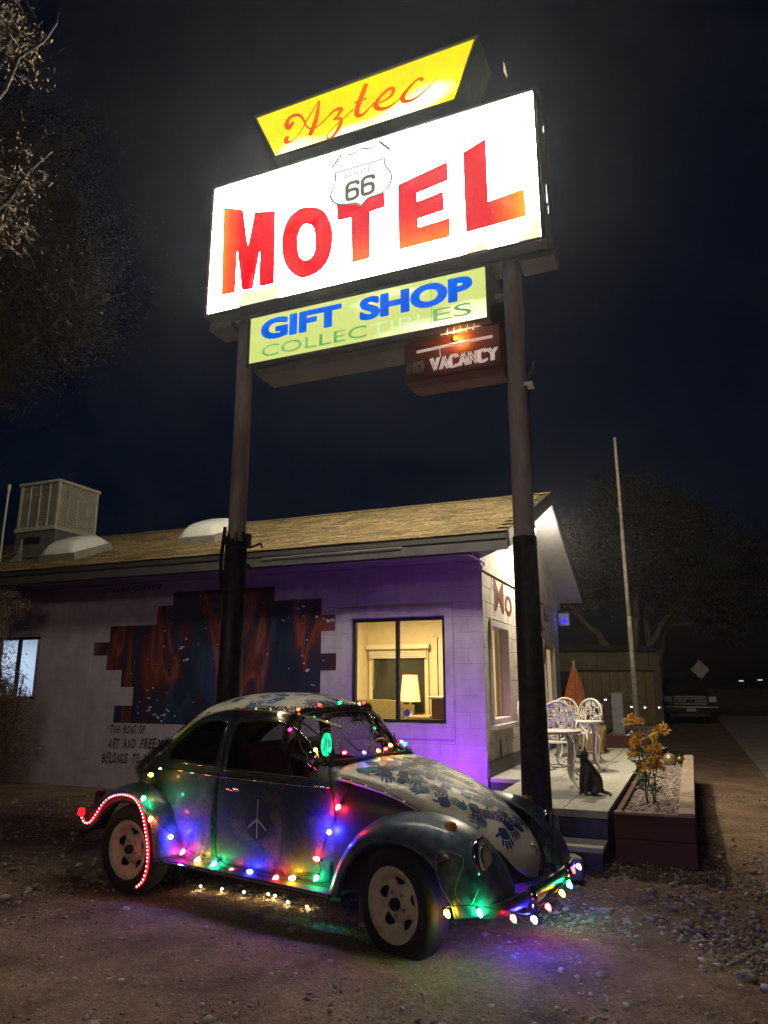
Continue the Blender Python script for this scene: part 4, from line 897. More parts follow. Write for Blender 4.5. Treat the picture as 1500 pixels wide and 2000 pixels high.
def prof(P, key, val, n_=40):
    C = crv2(P, n_); a = np.array([c_[key] for c_ in C]); v = np.array([c_[val] for c_ in C]); o = np.argsort(a); return lambda x: np.interp(x, a[o], v[o])
fx = prof([(.72, .24), (.74, .5), (.74, .8), (.72, .95), (.665, 1.03), (.60, 1.09), (.50, 1.22), (.39, 1.34), (.30, 1.40), (.17, 1.452), (0, 1.485), (-.25, 1.50)], 1, 0)
rx_ = prof([(-1.55, .24), (-1.78, .40), (-1.80, .6), (-1.72, .78), (-1.60, .92), (-1.42, 1.07), (-1.16, 1.26), (-.92, 1.39), (-.6, 1.474), (-.25, 1.50)], 1, 0)
wz = prof([(.62, .24), (.655, .4), (.672, .6), (.675, .8), (.665, .93), (.645, 1.0), (.605, 1.18), (.565, 1.30), (.51, 1.385), (.41, 1.445), (.27, 1.482), (.12, 1.497), (0, 1.5)], 1, 0)
zs = np.concatenate([np.linspace(.24, 1.30, 60), 1.30 + .2 * np.sin(np.linspace(0, 1, 34)[1:] * math.pi / 2)])
NT = 168; V = []; 
for z in zs:
    w_ = float(wz(z)); af = float(fx(z)) + .25; ar = -.25 - float(rx_(z)); nf = np.interp(z, [.9, 1.05, 1.34, 1.45, 1.5], [7, 3.6, 3.0, 2.2, 2]); nr = np.interp(z, [.3, .9, 1.3, 1.5], [2.6, 2.4, 2.3, 2])
    for j in range(NT):
        q = 2 * math.pi * j / NT; c_, s_ = math.cos(q), math.sin(q); k = nf if c_ > 0 else nr; a = af if c_ > 0 else ar
        rad = (abs(c_) ** k + abs(s_) ** k) ** (-1 / k); V.append((-.25 + a * c_ * rad, w_ * s_ * rad, z))
F = [(i * NT + j, i * NT + (j + 1) % NT, (i + 1) * NT + (j + 1) % NT, (i + 1) * NT + j) for i in range(len(zs) - 1) for j in range(NT)]
T = tris(F)
def spart(V, fn): A = np.array(V); return fn(A)
dw = crv2([(-.31, .97), (-.315, 1.12), (-.305, 1.24), (-.26, 1.283), (-.08, 1.303), (.10, 1.292), (.24, 1.24), (.37, 1.14), (.455, 1.03), (.445, .965), (.40, .95), (-.27, .955)], 6, True)
qw = crv2([(-.43, .985), (-.415, 1.12), (-.405, 1.24), (-.44, 1.283), (-.60, 1.285), (-.78, 1.235), (-.93, 1.14), (-1.045, 1.04), (-1.03, .985), (-.96, .97), (-.47, .97)], 6, True)
ws = crv2([(0, 1.07), (.30, 1.065), (.49, 1.06), (.565, 1.09), (.545, 1.20), (.48, 1.315), (.40, 1.36), (.22, 1.378), (0, 1.382), (-.22, 1.378), (-.40, 1.36), (-.48, 1.315), (-.545, 1.20), (-.565, 1.09), (-.49, 1.06), (-.30, 1.065)], 6, True)
bwd = crv2([(0, 1.14), (.30, 1.15), (.38, 1.20), (.36, 1.30), (.28, 1.345), (0, 1.355), (-.28, 1.345), (-.36, 1.30), (-.38, 1.20), (-.30, 1.15)], 6, True)
def wf(poly, ax, guard):
    s_ = sdf_poly(poly)
    def f(A): d = s_(A[:, 0] if ax == 'side' else A[:, 1], A[:, 2]); return np.where(guard(A), d, -1)
    return f
def do_clip(V, T, fn):
    A = np.array(V); return clip(V, T, fn(A))
glassparts = []
for fn, nm in ((wf(dw, 'side', lambda A: np.abs(A[:, 1]) > .3), 'door'), (wf(qw, 'side', lambda A: np.abs(A[:, 1]) > .2), 'quarter'), (wf(ws, 'front', lambda A: A[:, 0] > .15), 'windscreen'), (wf(bwd, 'front', lambda A: A[:, 0] < -.7), 'rear')):
    V, pos, T = do_clip(V, T, fn); glassparts.append((nm, list(V), pos))
# door outline
dpoly = crv2([(.60, .93), (.64, .80), (.655, .60), (.64, .42), (.60, .325), (.40, .315), (-.05, .315), (-.33, .33), (-.37, .45), (-.375, .70), (-.375, 1.0), (-.372, 1.20), (-.36, 1.285), (-.30, 1.335), (-.08, 1.348), (.12, 1.335), (.28, 1.28), (.42, 1.18), (.53, 1.03)], 5, True)
V, dT, T = do_clip(V, T, wf(dpoly, 'side', lambda A: np.abs(A[:, 1]) > .3))
rail = crv2([(.80, .86), (.66, 1.04), (.56, 1.17), (.44, 1.26), (.30, 1.325), (.10, 1.358), (-.15, 1.372), (-.45, 1.362), (-.7, 1.31), (-.9, 1.225), (-1.1, 1.09), (-1.25, .98), (-1.75, .90)], 8)
rxs = np.array([a for a, b_ in rail])[::-1]; rzs = np.array([b_ for a, b_ in rail])[::-1]
V, rT, bT = do_clip(V, T, lambda A: A[:, 2] - np.interp(A[:, 0], rxs, rzs))
BODY = mesh('bvh', V, [t for t in T + dT] , None); BODY_bvh = None
allT = T + dT
for nm, Vg, pos in glassparts: pass
o = BODY; 
bvV = [Vector(v) for v in V]; fullT = list(allT)
for nm, Vg, pos in glassparts: fullT += [tuple(t) for t in pos]
bvh = BVHTree.FromPolygons(bvV, fullT); bpy.data.objects.remove(o)
body = cm('body_shell', V, bT, M_body, car); roofp = cm('roof_panel', V, rT, M_cream, car, label='cream roof panel covered in blue handprints')
for sgn, lb in ((-1, 'near door with painted peace sign'), (1, None)):
    Vd, a, b_ = clip(V, dT, [v[1] * sgn for v in V]); dd = cm('door', Vd, a, M_body, car, label=lb)
    if sgn < 0: NDOOR = dd
for q in (body, roofp): 
    md = q.modifiers.new('solid', 'SOLIDIFY'); md.thickness = .02; md.offset = -1
for q in [c_ for c_ in bpy.data.objects if c_.parent == car and c_.name.startswith('door')]:
    md = q.modifiers.new('solid', 'SOLIDIFY'); md.thickness = .02; md.offset = -1
def cast(x, z, side=-1):
    h = bvh.ray_cast(Vector((x, 2 * side, z)), Vector((0, -side, 0))); return h[0], h[1]
def castf(y, z, d=1):
    h = bvh.ray_cast(Vector((3 * d, y, z)), Vector((-d, 0, 0))); return h[0], h[1]
def on_side(P_, off=.003, side=-1):
    out = []
    for x, z in P_:
        h, nn = cast(x, z, side)
        if h is not None:
            if nn.y * side < 0: nn = -nn
            out.append(h + nn * off)
    return out
for nm, Vg, pos in glassparts:
    for sgn in ((-1, 1) if nm in ('door', 'quarter') else (0,)):
        if sgn: Vx, pa, _ = clip(Vg, pos, [v[1] * sgn for v in Vg])
        else: Vx, pa = Vg, pos
        V2, T2 = compact(Vx, pa)
        V2 = [(v[0] + (-.008 if nm == 'windscreen' else .008 if nm == 'rear' else 0), v[1] - (.008 * sgn), v[2]) for v in V2]
        mesh('windscreen' if nm == 'windscreen' else 'window_pane', V2, T2, M_wsgl if nm == 'windscreen' else M_cgl, car, True)
    poly = {'door': dw, 'quarter': qw, 'windscreen': ws, 'rear': bwd}[nm]
    if nm in ('door', 'quarter'):
        for sgn in (-1, 1): MB().tube(on_side(poly[::2], .002, sgn), .009, 6, True).build('window_seal', M_rub, car, True); MB().tube(on_side([( (a - sum(q[0] for q in poly) / len(poly)) * 1.03 + sum(q[0] for q in poly) / len(poly), (b_ - sum(q[1] for q in poly) / len(poly)) * 1.05 + sum(q[1] for q in poly) / len(poly)) for a, b_ in poly[::2]], .003, sgn), .004, 5, True).build('window_trim', M_chr, car, True)
    else:
        P_ = []
        for y, z in poly[::2]:
            h, nn = castf(y, z, 1 if nm == 'windscreen' else -1)
            if h is not None: P_.append(h)
        MB().tube(P_, .011, 6, True).build('window_seal', M_rub, car, True)
# door gaps, drip rail, belt trim, vent window bar, handle
for sgn in (-1, 1):
    MB().tube(on_side(dpoly[::2], .0, sgn), .005, 5, True).build('door_gap', M_rub, car)
    MB().tube(on_side([q for q in rail[:-10:3] if -1.3 < q[0] < .46], .010, sgn), .009, 6).build('drip_rail', M_cream, car, True)
    MB().tube(on_side([(-1.2 + .1 * k, .905) for k in range(19)], .005, sgn), .006, 6).build('belt_trim', M_chr, car, True)
    MB().tube(on_side([(.235, .96), (.24, 1.1), (.235, 1.24)], -.002, sgn), .008, 6).build('vent_bar', M_rub, car)
    h = on_side([(-.25, .83), (-.13, .83)], .03, sgn); MB().tube([h[0] + Vector((0, -.025 * sgn, 0)), h[0], h[1]], .010, 8).build('door_handle', M_chr, car, True)
# front apron under the hood
def loftq(C, E, n_=26, m_=28, sc=1, pw=.8):
    """C centre line (x,z), E edge (x,y,z)"""
    Cc = crv2(C, 8); Ee_ = crv(E, 8); ci = np.linspace(0, len(Cc) - 1, n_); ei = np.linspace(0, len(Ee_) - 1, n_); V = []
    for i in range(n_):
        cx_ = np.interp(ci[i], range(len(Cc)), [q[0] for q in Cc]); cz_ = np.interp(ci[i], range(len(Cc)), [q[1] for q in Cc])
        ex, ey, ez = [np.interp(ei[i], range(len(Ee_)), [q[k] for q in Ee_]) for k in range(3)]
        for j in range(m_ + 1):
            th = (-1 + 2 * j / m_) * math.pi / 2; bl_ = max(0, math.cos(th)) ** pw; V.append((ex + (cx_ - ex) * bl_, ey * math.sin(th) * sc, ez + (cz_ - ez) * bl_))
    F = [(i * (m_ + 1) + j, i * (m_ + 1) + j + 1, (i + 1) * (m_ + 1) + j + 1, (i + 1) * (m_ + 1) + j) for i in range(n_ - 1) for j in range(m_)]
    return V, F
HC = [(.625, 1.065), (.80, 1.045), (1.05, .995), (1.30, .915), (1.52, .80), (1.69, .675), (1.795, .54), (1.805, .40)]
HE = [(.64, .60, .965), (.80, .565, .935), (1.05, .50, .865), (1.28, .45, .755), (1.46, .39, .635), (1.60, .315, .525), (1.71, .205, .435), (1.775, .0, .375)]
V, F = loftq(HC, HE, 40, 36); hood = mesh('hood', V, F, M_cream, car, True, label='cream hood covered in blue handprints'); fixn(hood); md = hood.modifiers.new('solid', 'SOLIDIFY'); md.thickness = .012; md.offset = -1
hbvh = BVHTree.FromPolygons([Vector(v) for v in V], F)
for sg in (-1, 1): MB().tube([(q.x, q.y * sg, q.z) for q in crv(HE, 5)], .009, 6).build('hood_bead', M_cream, car, True)
AC = [(.62, 1.03), (.80, 1.02), (1.05, .97), (1.30, .885), (1.50, .77), (1.66, .64), (1.745, .50), (1.77, .40)]
AE = [(.66, .62, .30), (.80, .60, .30), (1.05, .54, .30), (1.28, .47, .30), (1.47, .41, .30), (1.60, .36, .28), (1.70, .30, .27), (1.77, .20, .26)]
V, F = loftq(AC, AE, 28, 36, 1, .28); fixn(mesh('front_body', V, F, mat('dark_apron', (.045, .045, .05), .4, noise=.4, nscale=6), car, True))
MB().prism([(a, b_) for a, b_ in crv2([(1.66, -.36), (1.78, -.2), (1.815, 0), (1.78, .2), (1.66, .36)], 4)] + [(1.5, .36), (1.5, -.36)], .27, .41, plane='xy').build('front_valance', M_fend, car)
# fenders
def fender(crest, lip, y_in, y_cr, y_out, sg, name, lip_w=1):
    Cc = crv2(crest, 8); L = crv2(lip, 8); n_ = 44; V = []; m_ = 16
    for i in range(n_):
        u = i / (n_ - 1); c_ = [np.interp(u * (len(Cc) - 1), range(len(Cc)), [q[k] for q in Cc]) for k in (0, 1)]; q_ = [np.interp(u * (len(L) - 1), range(len(L)), [q[k] for q in L]) for k in (0, 1)]
        fade = math.sin(math.pi * min(1, max(0, u))) ** .35
        for j in range(m_ + 5):
            if j < 4: t = j / 4; y = y_in + (y_cr - y_in) * t; k = 1; dz = -.03 * (1 - t) ** 2; x_, z_ = c_[0], c_[1] + dz
            elif j <= m_ + 3:
                th = (j - 4) / (m_ - 1) * math.pi / 2; y = y_cr + (y_out - y_cr) * (math.sin(th) ** .9); b_ = math.cos(th) ** .85 if th < math.pi / 2 - 1e-6 else 0; x_, z_ = q_[0] + (c_[0] - q_[0]) * b_, q_[1] + (c_[1] - q_[1]) * b_
            else: y = y_out - .02; mid = (1.2 if sg_x > 0 else -1.2, .3); x_, z_ = q_[0] + (mid[0] - q_[0]) * .05, q_[1] + (mid[1] - q_[1]) * .05
            V.append((x_, y * sg, z_))
    w_ = m_ + 5; F = [(i * w_ + j, i * w_ + j + 1, (i + 1) * w_ + j + 1, (i + 1) * w_ + j) for i in range(n_ - 1) for j in range(w_ - 1)]
    o = fixn(mesh(name, V, F, M_fend, car, True)); md = o.modifiers.new('solid', 'SOLIDIFY'); md.thickness = .008; md.offset = 0
    lipV = [(np.interp(u * (len(L) - 1), range(len(L)), [q[0] for q in L]), y_out * sg, np.interp(u * (len(L) - 1), range(len(L)), [q[1] for q in L])) for u in np.linspace(0, 1, 40)]
    MB().tube(lipV, .009, 6).build('fender_bead', M_fend, car, True); return o
sg_x = 1
FCR = [(.66, .31), (.74, .50), (.86, .66), (1.02, .765), (1.22, .805), (1.42, .795), (1.60, .73), (1.72, .62), (1.80, .48), (1.82, .36)]
FLP = [(.785, .30), (.835, .46), (.92, .575), (1.04, .645), (1.20, .668), (1.36, .64), (1.48, .565), (1.56, .46), (1.60, .36), (1.61, .32)]
for sg in (-1, 1): fender(FCR, FLP, .40, .53, .775, sg, 'front_fender')
sg_x = -1
RCR = [(-.73, .31), (-.76, .46), (-.84, .62), (-.98, .725), (-1.18, .77), (-1.40, .76), (-1.60, .70), (-1.76, .59), (-1.87, .46), (-1.90, .36)]
RLP = [(-.86, .28), (-.885, .42), (-.94, .55), (-1.05, .64), (-1.20, .672), (-1.36, .65), (-1.47, .585), (-1.54, .50), (-1.62, .44), (-1.72, .40)]
for sg in (-1, 1): fender(RCR, RLP, .40, .53, .775, sg, 'rear_fender')
# running boards, floor pan
for sg in (-1, 1):
    y0, y1 = (.655, .77) if sg > 0 else (-.77, -.655)
    MB().box(-.83, .72, y0, y1, .275, .305, .006).build('running_board', M_rub, car); MB().tube([(-.83, sg * .772, .292), (.72, sg * .772, .292)], .007, 6).build('board_trim', M_chr, car)
MB().box(-1.4, .7, -.6, .6, .22, .26).build('floor_pan', M_rub, car)
MB().box(-1.35, -.98, -.50, .50, .26, .60).build('rear_axle_housing', M_rub, car); MB().box(1.0, 1.4, -.40, .40, .2, .5).build('front_axle_housing', M_rub, car)
# headlights, indicators, bumpers, tail lights
for sg in (-1, 1):
    Mx = Matrix.Translation((1.695, .595 * sg, .605)) @ Matrix.Rotation(R_(-14), 4, 'Y') @ Matrix.Scale(1.12, 4)
    hl_ = MB().lathe([(.0, -.13), (.07, -.12), (.095, -.06), (.10, 0)], 26, axis='x').xf(Mx).build('headlight', M_fend, car, True)
    MB().lathe([(.10, -.01), (.108, .0), (.106, .016), (.088, .022), (.085, .012)], 26, axis='x').xf(Mx).build('bezel', M_chr, hl_, True)
    MB().lathe([(.086, .012), (.07, .028), (.035, .038), (0, .042)], 26, axis='x').xf(Mx).build('lens', mat('lamp_lens', (.42, .46, .42), .12, coat=1), hl_, True)
    MB().lathe([(.062, .030), (.066, .036), (.070, .028)], 26, axis='x').xf(Mx).build('lens_ring', M_chr, hl_, True)
    MB().lathe([(.084, .008), (.05, -.04), (.0, -.06)], 26, axis='x').xf(Mx).build('reflector', mat('lamp_reflector', (.75, .75, .72), .3, .3), hl_, True)
    MB().lathe([(0, .03), (.03, .022), (.04, 0), (.045, -.02)], 14, (1.50, .62 * sg, .765), 'z').build('indicator', mat('amber_lens', (.5, .2, .03), .3), car, True)
    tl = MB().box(-1.80, -1.73, sg * .60 - .045, sg * .60 + .045, .55, .68, .02).build('tail_light', mat('red_lens', (.10, .01, .01), .3), car)
def bumper(x, sx):
    P_ = crv([(x - .22 * sx, -.74, .36), (x - .06 * sx, -.66, .365), (x - .01 * sx, -.45, .37), (x, 0, .37), (x - .01 * sx, .45, .37), (x - .06 * sx, .66, .365), (x - .22 * sx, .74, .36)], 6)
    V = []; F = []; pr_ = [(0, -.042), (.018, -.032), (.025, 0), (.018, .032), (0, .042), (-.01, 0)]
    for q in P_: V += [(q.x + a * sx, q.y, q.z + b_) for a, b_ in pr_]
    k = len(pr_); F = [(i * k + j, i * k + (j + 1) % k, (i + 1) * k + (j + 1) % k, (i + 1) * k + j) for i in range(len(P_) - 1) for j in range(k)]
    o = fixn(mesh('bumper', V, F, mat('dull_chrome', (.07, .07, .075), .35, .5, noise=.4, nscale=12), car, True))
    for y in (-.33, .33): MB().tube([(x + .02 * sx, y, .31), (x + .04 * sx, y, .37), (x + .02 * sx, y, .44)], [.02, .028, .016], 8).build('overrider', M_chr, o, True); MB().box(min(x - .3 * sx, x), max(x - .3 * sx, x), y - .02, y + .02, .35, .38).build('bracket', M_rub, o)
bumper(1.86, 1); bumper(-1.96, -1)
# hood badge, handle, wipers, mirror, aerial
MB().tube([(1.765, 0, .60), (1.80, 0, .555), (1.80, 0, .52)], [.010, .014, .010], 8).build('hood_handle', M_chr, car, True)
for sg in (-1, 1): MB().tube([(.62, sg * .12, 1.085), (.57, sg * .26, 1.12), (.515, sg * .34 , 1.20)], .005, 5).build('wiper', M_rub, car)
h, nn = cast(.50, .96); MB().tube([h, h + Vector((.03, -.06, .06)), h + Vector((.03, -.09, .09))], .007, 6).build('mirror_arm', M_chr, car)
mm = h + Vector((.03, -.10, .13)); MB().lathe([(0, -.012), (.05, -.010), (.055, 0), (.05, .006), (0, .008)], 18, tuple(mm), 'x').build('door_mirror', M_chr, car, True)
# seats, steering wheel, dashboard
for y in (-.3, .3):
    MB().box(-.18, .30, y - .23, y + .23, .38, .62, .05).build('seat', mat('seat_red', (.14, .03, .03), .8, noise=.2), car); MB().prism([(-.20, .55), (-.36, 1.05), (-.30, 1.13), (-.22, 1.1), (-.06, .6)], y - .22, y + .22).build('seat_back', mat('seat_red', (.14, .03, .03)), car)
MB().box(-.95, -.55, -.5, .5, .45, .66, .05).prism([(-.95, .6), (-1.1, .98), (-1.02, 1.02), (-.85, .66)], -.5, .5).build('rear_seat', M_carin, car)
MB().box(.50, .60, -.56, .56, .80, 1.0, .02).build('dashboard', M_carin, car)
MB().tube([(.36 + .07 * math.cos(t) * .6, .32 + .19 * math.sin(t), .98 + .17 * math.cos(t)) for t in np.linspace(0, 6.28, 25)[:-1]], .011, 6, True).build('steering_wheel', mat('wheel_cream', (.4, .37, .3), .4), car, True)
# wheels
def wheel(x, y, z, steer, lb):
    hub = bpy.data.objects.new('wheel', None); COL.objects.link(hub); hub.parent = car; hub.location = (x, y, z); hub.rotation_euler = (0, 0, steer); hub['label'] = lb
    s_ = -1 if y < 0 else 1; Z_ = lambda P_: [(r_, h * s_) for r_, h in P_]
    MB().lathe(Z_([(.195, -.07), (.21, -.085), (.27, -.092), (.305, -.080), (.317, -.055), (.318, .055), (.305, .080), (.27, .092), (.21, .085), (.195, .07)]), 48, axis='y').build('tyre', M_rub, hub, True)
    gv = MB()
    for k in (-.04, -.013, .013, .04): gv.lathe([(.3195, k - .010), (.3205, k), (.3195, k + .010)], 48, axis='y')
    gv.build('tread_rib', M_rub, hub)
    # dished rim with five oval slots
    V = []; NR, NA = 26, 90; F = []
    for i in range(NR):
        r_ = .03 + (.197 - .03) * i / (NR - 1); h = .045 if r_ < .085 else (.045 - .028 * math.sin((r_ - .085) / .065 * math.pi) if r_ < .15 else (.045 + .03 * min(1, (r_ - .15) / .03)))
        for j in range(NA): a = 2 * math.pi * j / NA; V.append((r_ * math.cos(a), h * s_, r_ * math.sin(a)))
    for i in range(NR - 1):
        for j in range(NA): F.append((i * NA + j, i * NA + (j + 1) % NA, (i + 1) * NA + (j + 1) % NA, (i + 1) * NA + j))
    A = np.array(V); an = np.arctan2(A[:, 2], A[:, 0]); r_ = np.hypot(A[:, 0], A[:, 2]); d = np.full(len(A), -1.)
    for k in range(5):
        a0 = .3 + k * 2 * math.pi / 5; da = (an - a0 + math.pi) % (2 * math.pi) - math.pi; d = np.maximum(d, 1 - ((r_ - .125) / .026) ** 2 - (da * .125 / .040) ** 2)
    V2, pos, neg = clip(V, tris(F), d * .02); rim = cm('rim', V2, neg, mat('wheel_paint', (.74, .66, .56), .4, noise=.25, nscale=12), hub, True); md = rim.modifiers.new('s', 'SOLIDIFY'); md.thickness = .008; md.offset = 0
    MB().lathe(Z_([(.197, .078), (.21, .088), (.203, .06)]), 48, axis='y').build('rim_edge', mat('wheel_paint', (.55, .5, .44)), hub, True)
    MB().lathe(Z_([(.19, -.06), (.19, .0), (.0, .0)]), 24, axis='y').build('brake_drum', M_rub, hub)
    MB().lathe(Z_([(.03, .045), (.035, .075), (.028, .088), (0, .09)]), 20, axis='y').build('hub_cap', M_rub, hub, True)
    for k in range(5): a = k * 2 * math.pi / 5 + .9; MB().lathe(Z_([(.009, .045), (.009, .06), (0, .062)]), 8, (.066 * math.cos(a), 0, .066 * math.sin(a)), 'y').build('wheel_bolt', M_steel, hub)
wheel(1.20, -.665, .315, -R_(14), 'near front wheel with cream five slot rim, turned outward'); wheel(-1.20, -.665, .315, 0, 'near rear wheel with dusty cream rim'); wheel(1.20, .665, .315, -R_(14), 'far front wheel'); wheel(-1.20, .665, .315, 0, 'far rear wheel')

# painted decals: handprints, peace sign
def frame_at(bv, p_, d_):
    h = bv.ray_cast(p_, d_)
    if h[0] is None: return None
    nn = h[1] if h[1].dot(d_) < 0 else -h[1]; return h[0], nn
def decal(name, bv, p_, nn, ang, shapes, m_, par, off=.0025, sc=1, label=None):
    t = Vector((0, 0, 1)).cross(nn)
    if t.length < .2: t = Vector((0, 1, 0)).cross(nn)
    t.normalize(); b_ = nn.cross(t); u_ = t * math.cos(ang) + b_ * math.sin(ang); v_ = nn.cross(u_); V = []; F = []
    for P_ in shapes:
        cxx = sum(a for a, q in P_) / len(P_); czz = sum(q for a, q in P_) / len(P_); k = len(V); pts = [(cxx, czz)] + list(P_)
        for a, q in pts:
            s_ = p_ + u_ * a * sc + v_ * q * sc; h = bv.ray_cast(s_ + nn * .15, -nn, .4); V.append((h[0] if h[0] is not None else s_) + nn * off)
        F += [(k, k + 1 + i, k + 1 + (i + 1) % len(P_)) for i in range(len(P_))]
    return mesh(name, V, F, m_, par, label=label)
def hand(mir=1):
    S = []; pal = [(-.038, -.045), (-.018, -.058), (.018, -.058), (.038, -.04), (.042, 0), (.038, .03), (.0, .04), (-.038, .03), (-.044, 0)]; S.append([(a * mir, b_) for a, b_ in pal])
    for (bx, by, a, L, w_) in ((-.034, .035, .22, .052, .0085), (-.012, .045, .07, .064, .0095), (.012, .045, -.05, .060, .0095), (.034, .036, -.2, .048, .0085), (-.045, -.01, 1.0, .045, .010)):
        d_ = Vector((-math.sin(a), math.cos(a))); pn = Vector((d_.y, -d_.x)); b0 = Vector((bx, by)); Q = [b0 - pn * w_, b0 + pn * w_, b0 + d_ * L * .7 + pn * w_, b0 + d_ * L + pn * w_ * .3, b0 + d_ * L - pn * w_ * .3, b0 + d_ * L * .7 - pn * w_]
        S.append([(q.x * mir, q.y) for q in Q])
    return S
HM = [mat('hand_blue', (.035, .06, .24), .5, noise=.4, nscale=60), mat('hand_deep_blue', (.02, .03, .13), .5, noise=.4, nscale=60), mat('hand_teal', (.06, .20, .24), .5, noise=.5, nscale=60), mat('hand_pale_blue', (.16, .22, .38), .5, noise=.4, nscale=60)]
def prints(bv, k, box, par, up=Vector((0, 0, -1)), mind=.11):
    done = []; tries = 0
    while len(done) < k and tries < 3000:
        tries += 1; x, y = random.uniform(*box[0]), random.uniform(*box[1])
        r_ = frame_at(bv, Vector((x, y, 3)), up)
        if r_ is None or r_[0].z < box[2] or r_[1].z < .25: continue
        if any((r_[0] - q).length < mind for q in done): continue
        if any(frame_at(bv, r_[0] + Vector((math.cos(a) * .09, math.sin(a) * .09, 1)), up) is None for a in (0, 1.57, 3.14, 4.7)): continue
        done.append(r_[0]); decal('handprint', bv, r_[0], r_[1], random.uniform(0, 6.28), hand(random.choice((-1, 1))), random.choice(HM), par, .0025 + random.uniform(0, .001), random.uniform(.7, 1.0))
rbvh = bvh
prints(hbvh, 60, ((.72, 1.78), (-.50, .50), .45), hood, mind=.095); prints(rbvh, 44, ((-1.10, .25), (-.50, .50), 1.30), roofp, mind=.12)
# big teal smear and framed sketch on the hood
f1 = frame_at(hbvh, Vector((.86, -.30, 3)), Vector((0, 0, -1))); decal('paint_smear', hbvh, f1[0], f1[1], .1, [[(.20 * math.cos(t) * (1 + .15 * math.sin(5 * t)), .045 * math.sin(t) * (1 + .3 * math.sin(3 * t))) for t in np.linspace(0, 6.28, 40)[:-1]]], HM[2], hood, .0022)
f1 = frame_at(hbvh, Vector((1.22, .05, 3)), Vector((0, 0, -1)))
decal('dark_oval', hbvh, f1[0], f1[1], 1.57, [[(.20 * math.cos(t) * (1 + .05 * math.sin(7 * t)), .15 * math.sin(t)) for t in np.linspace(0, 6.28, 40)[:-1]]], mat('umber_paint', (.10, .085, .05), .5, noise=.3, nscale=40), hood, .0040)
decal('sketch_patch', hbvh, f1[0], f1[1], 1.57, [[(a + b_ * 0, b_) for a, b_ in [(-.17, -.05), (-.12, -.10), (0, -.105), (.12, -.09), (.17, -.02), (.13, .08), (.04, .11), (-.1, .10), (-.16, .05)]]], mat('cream_patch', (.66, .60, .44), .5), hood, .0055, label='cream sketch panel in a dark oval')
for k in range(9): a = -.13 + .03 * k; decal('sketch_line', hbvh, f1[0], f1[1], 1.57, [[(a, -.06 - .01 * (k % 3)), (a + .006, -.06), (a + .012 + .01 * (k % 2), .05 + .012 * (k % 3)), (a + .006, .05)]], mat('umber_paint', (.1, .08, .05)), hood, .0068)
for k in range(3): decal('sketch_line', hbvh, f1[0], f1[1], 1.57, [[(-.14, -.03 + .035 * k), (.12, -.02 + .035 * k), (.12, -.014 + .035 * k), (-.14, -.024 + .035 * k)]], mat('umber_paint', (.1, .08, .05)), hood, .0070)
h, nn = cast(.03, .655); nn = nn if nn.y < 0 else -nn
decal('dark_disc', bvh, h, nn, 0, [[(.115 * math.cos(t), .14 * math.sin(t)) for t in np.linspace(0, 6.28, 40)[:-1]]], mat('disc_navy', (.02, .035, .055), .5), NDOOR, .003)
def bar(a, b_, w_): a, b_ = Vector(a), Vector(b_); d_ = (b_ - a).normalized(); q = Vector((-d_.y, d_.x)) * w_ / 2; return [tuple(a + q), tuple(a - q), tuple(b_ - q * .7), tuple(b_ + q * .7)]
decal('peace_sign', bvh, h, nn, 0, [bar((0, .13), (0, 0), .011), bar((0, 0), (0, -.125), .013), bar((0, 0), (-.085, -.065), .014), bar((0, 0), (.085, -.065), .014)], mat('chalk_white', (.55, .55, .52), .6), NDOOR, .005, label='white hand painted peace sign')
# lettering on the roof edge
h, nn = cast(-.20, 1.42)
tb = fit(text_mb('GEMINI', 1, bold=.03), -.16, .12, 1.362, 1.392)
V = []
for v in tb.V:
    q = on_side([(v[0] * 1.0, v[2] + .012)], .004); V.append(q[0] if q else (v[0], -.5, v[2]))
mesh('lettering', V, tb.F, HM[1], roofp)
# white drawings on the windscreen
scr = MB()
for (cy, cz_, r_) in ((-.38, 1.22, .05), (-.20, 1.27, .06), (.30, 1.25, .055), (.42, 1.2, .04), (.20, 1.17, .035), (-.05, 1.2, .05), (.05, 1.31, .04), (-.30, 1.33, .03), (.36, 1.31, .035)):
    P_ = []
    for t in np.linspace(0, 12, 40):
        h, nn = castf(cy + r_ * (t / 12) * math.cos(t * 1.3) * 1.2, cz_ + r_ * (t / 12) * math.sin(t * 1.3)); 
        if h is not None: P_.append(h + Vector((-.002, 0, .0)))
    scr.tube(P_, .0016, 4)
for k in range(46):
    y, z = random.uniform(-.5, .5), random.uniform(1.13, 1.35); a = random.uniform(0, 6.28); P_ = []
    for t in np.linspace(0, 1, 8):
        h, nn = castf(y + .06 * t * math.cos(a) + .01 * math.sin(9 * t), z + .05 * t * math.sin(a) + .01 * math.cos(8 * t))
        if h is not None: P_.append(h + Vector((-.002, 0, 0)))
    if len(P_) > 2: scr.tube(P_, .0014, 4)
o = scr.build('windscreen_doodles', mat('chalk_white', (.55, .55, .52)), car); o['kind'] = 'stuff'

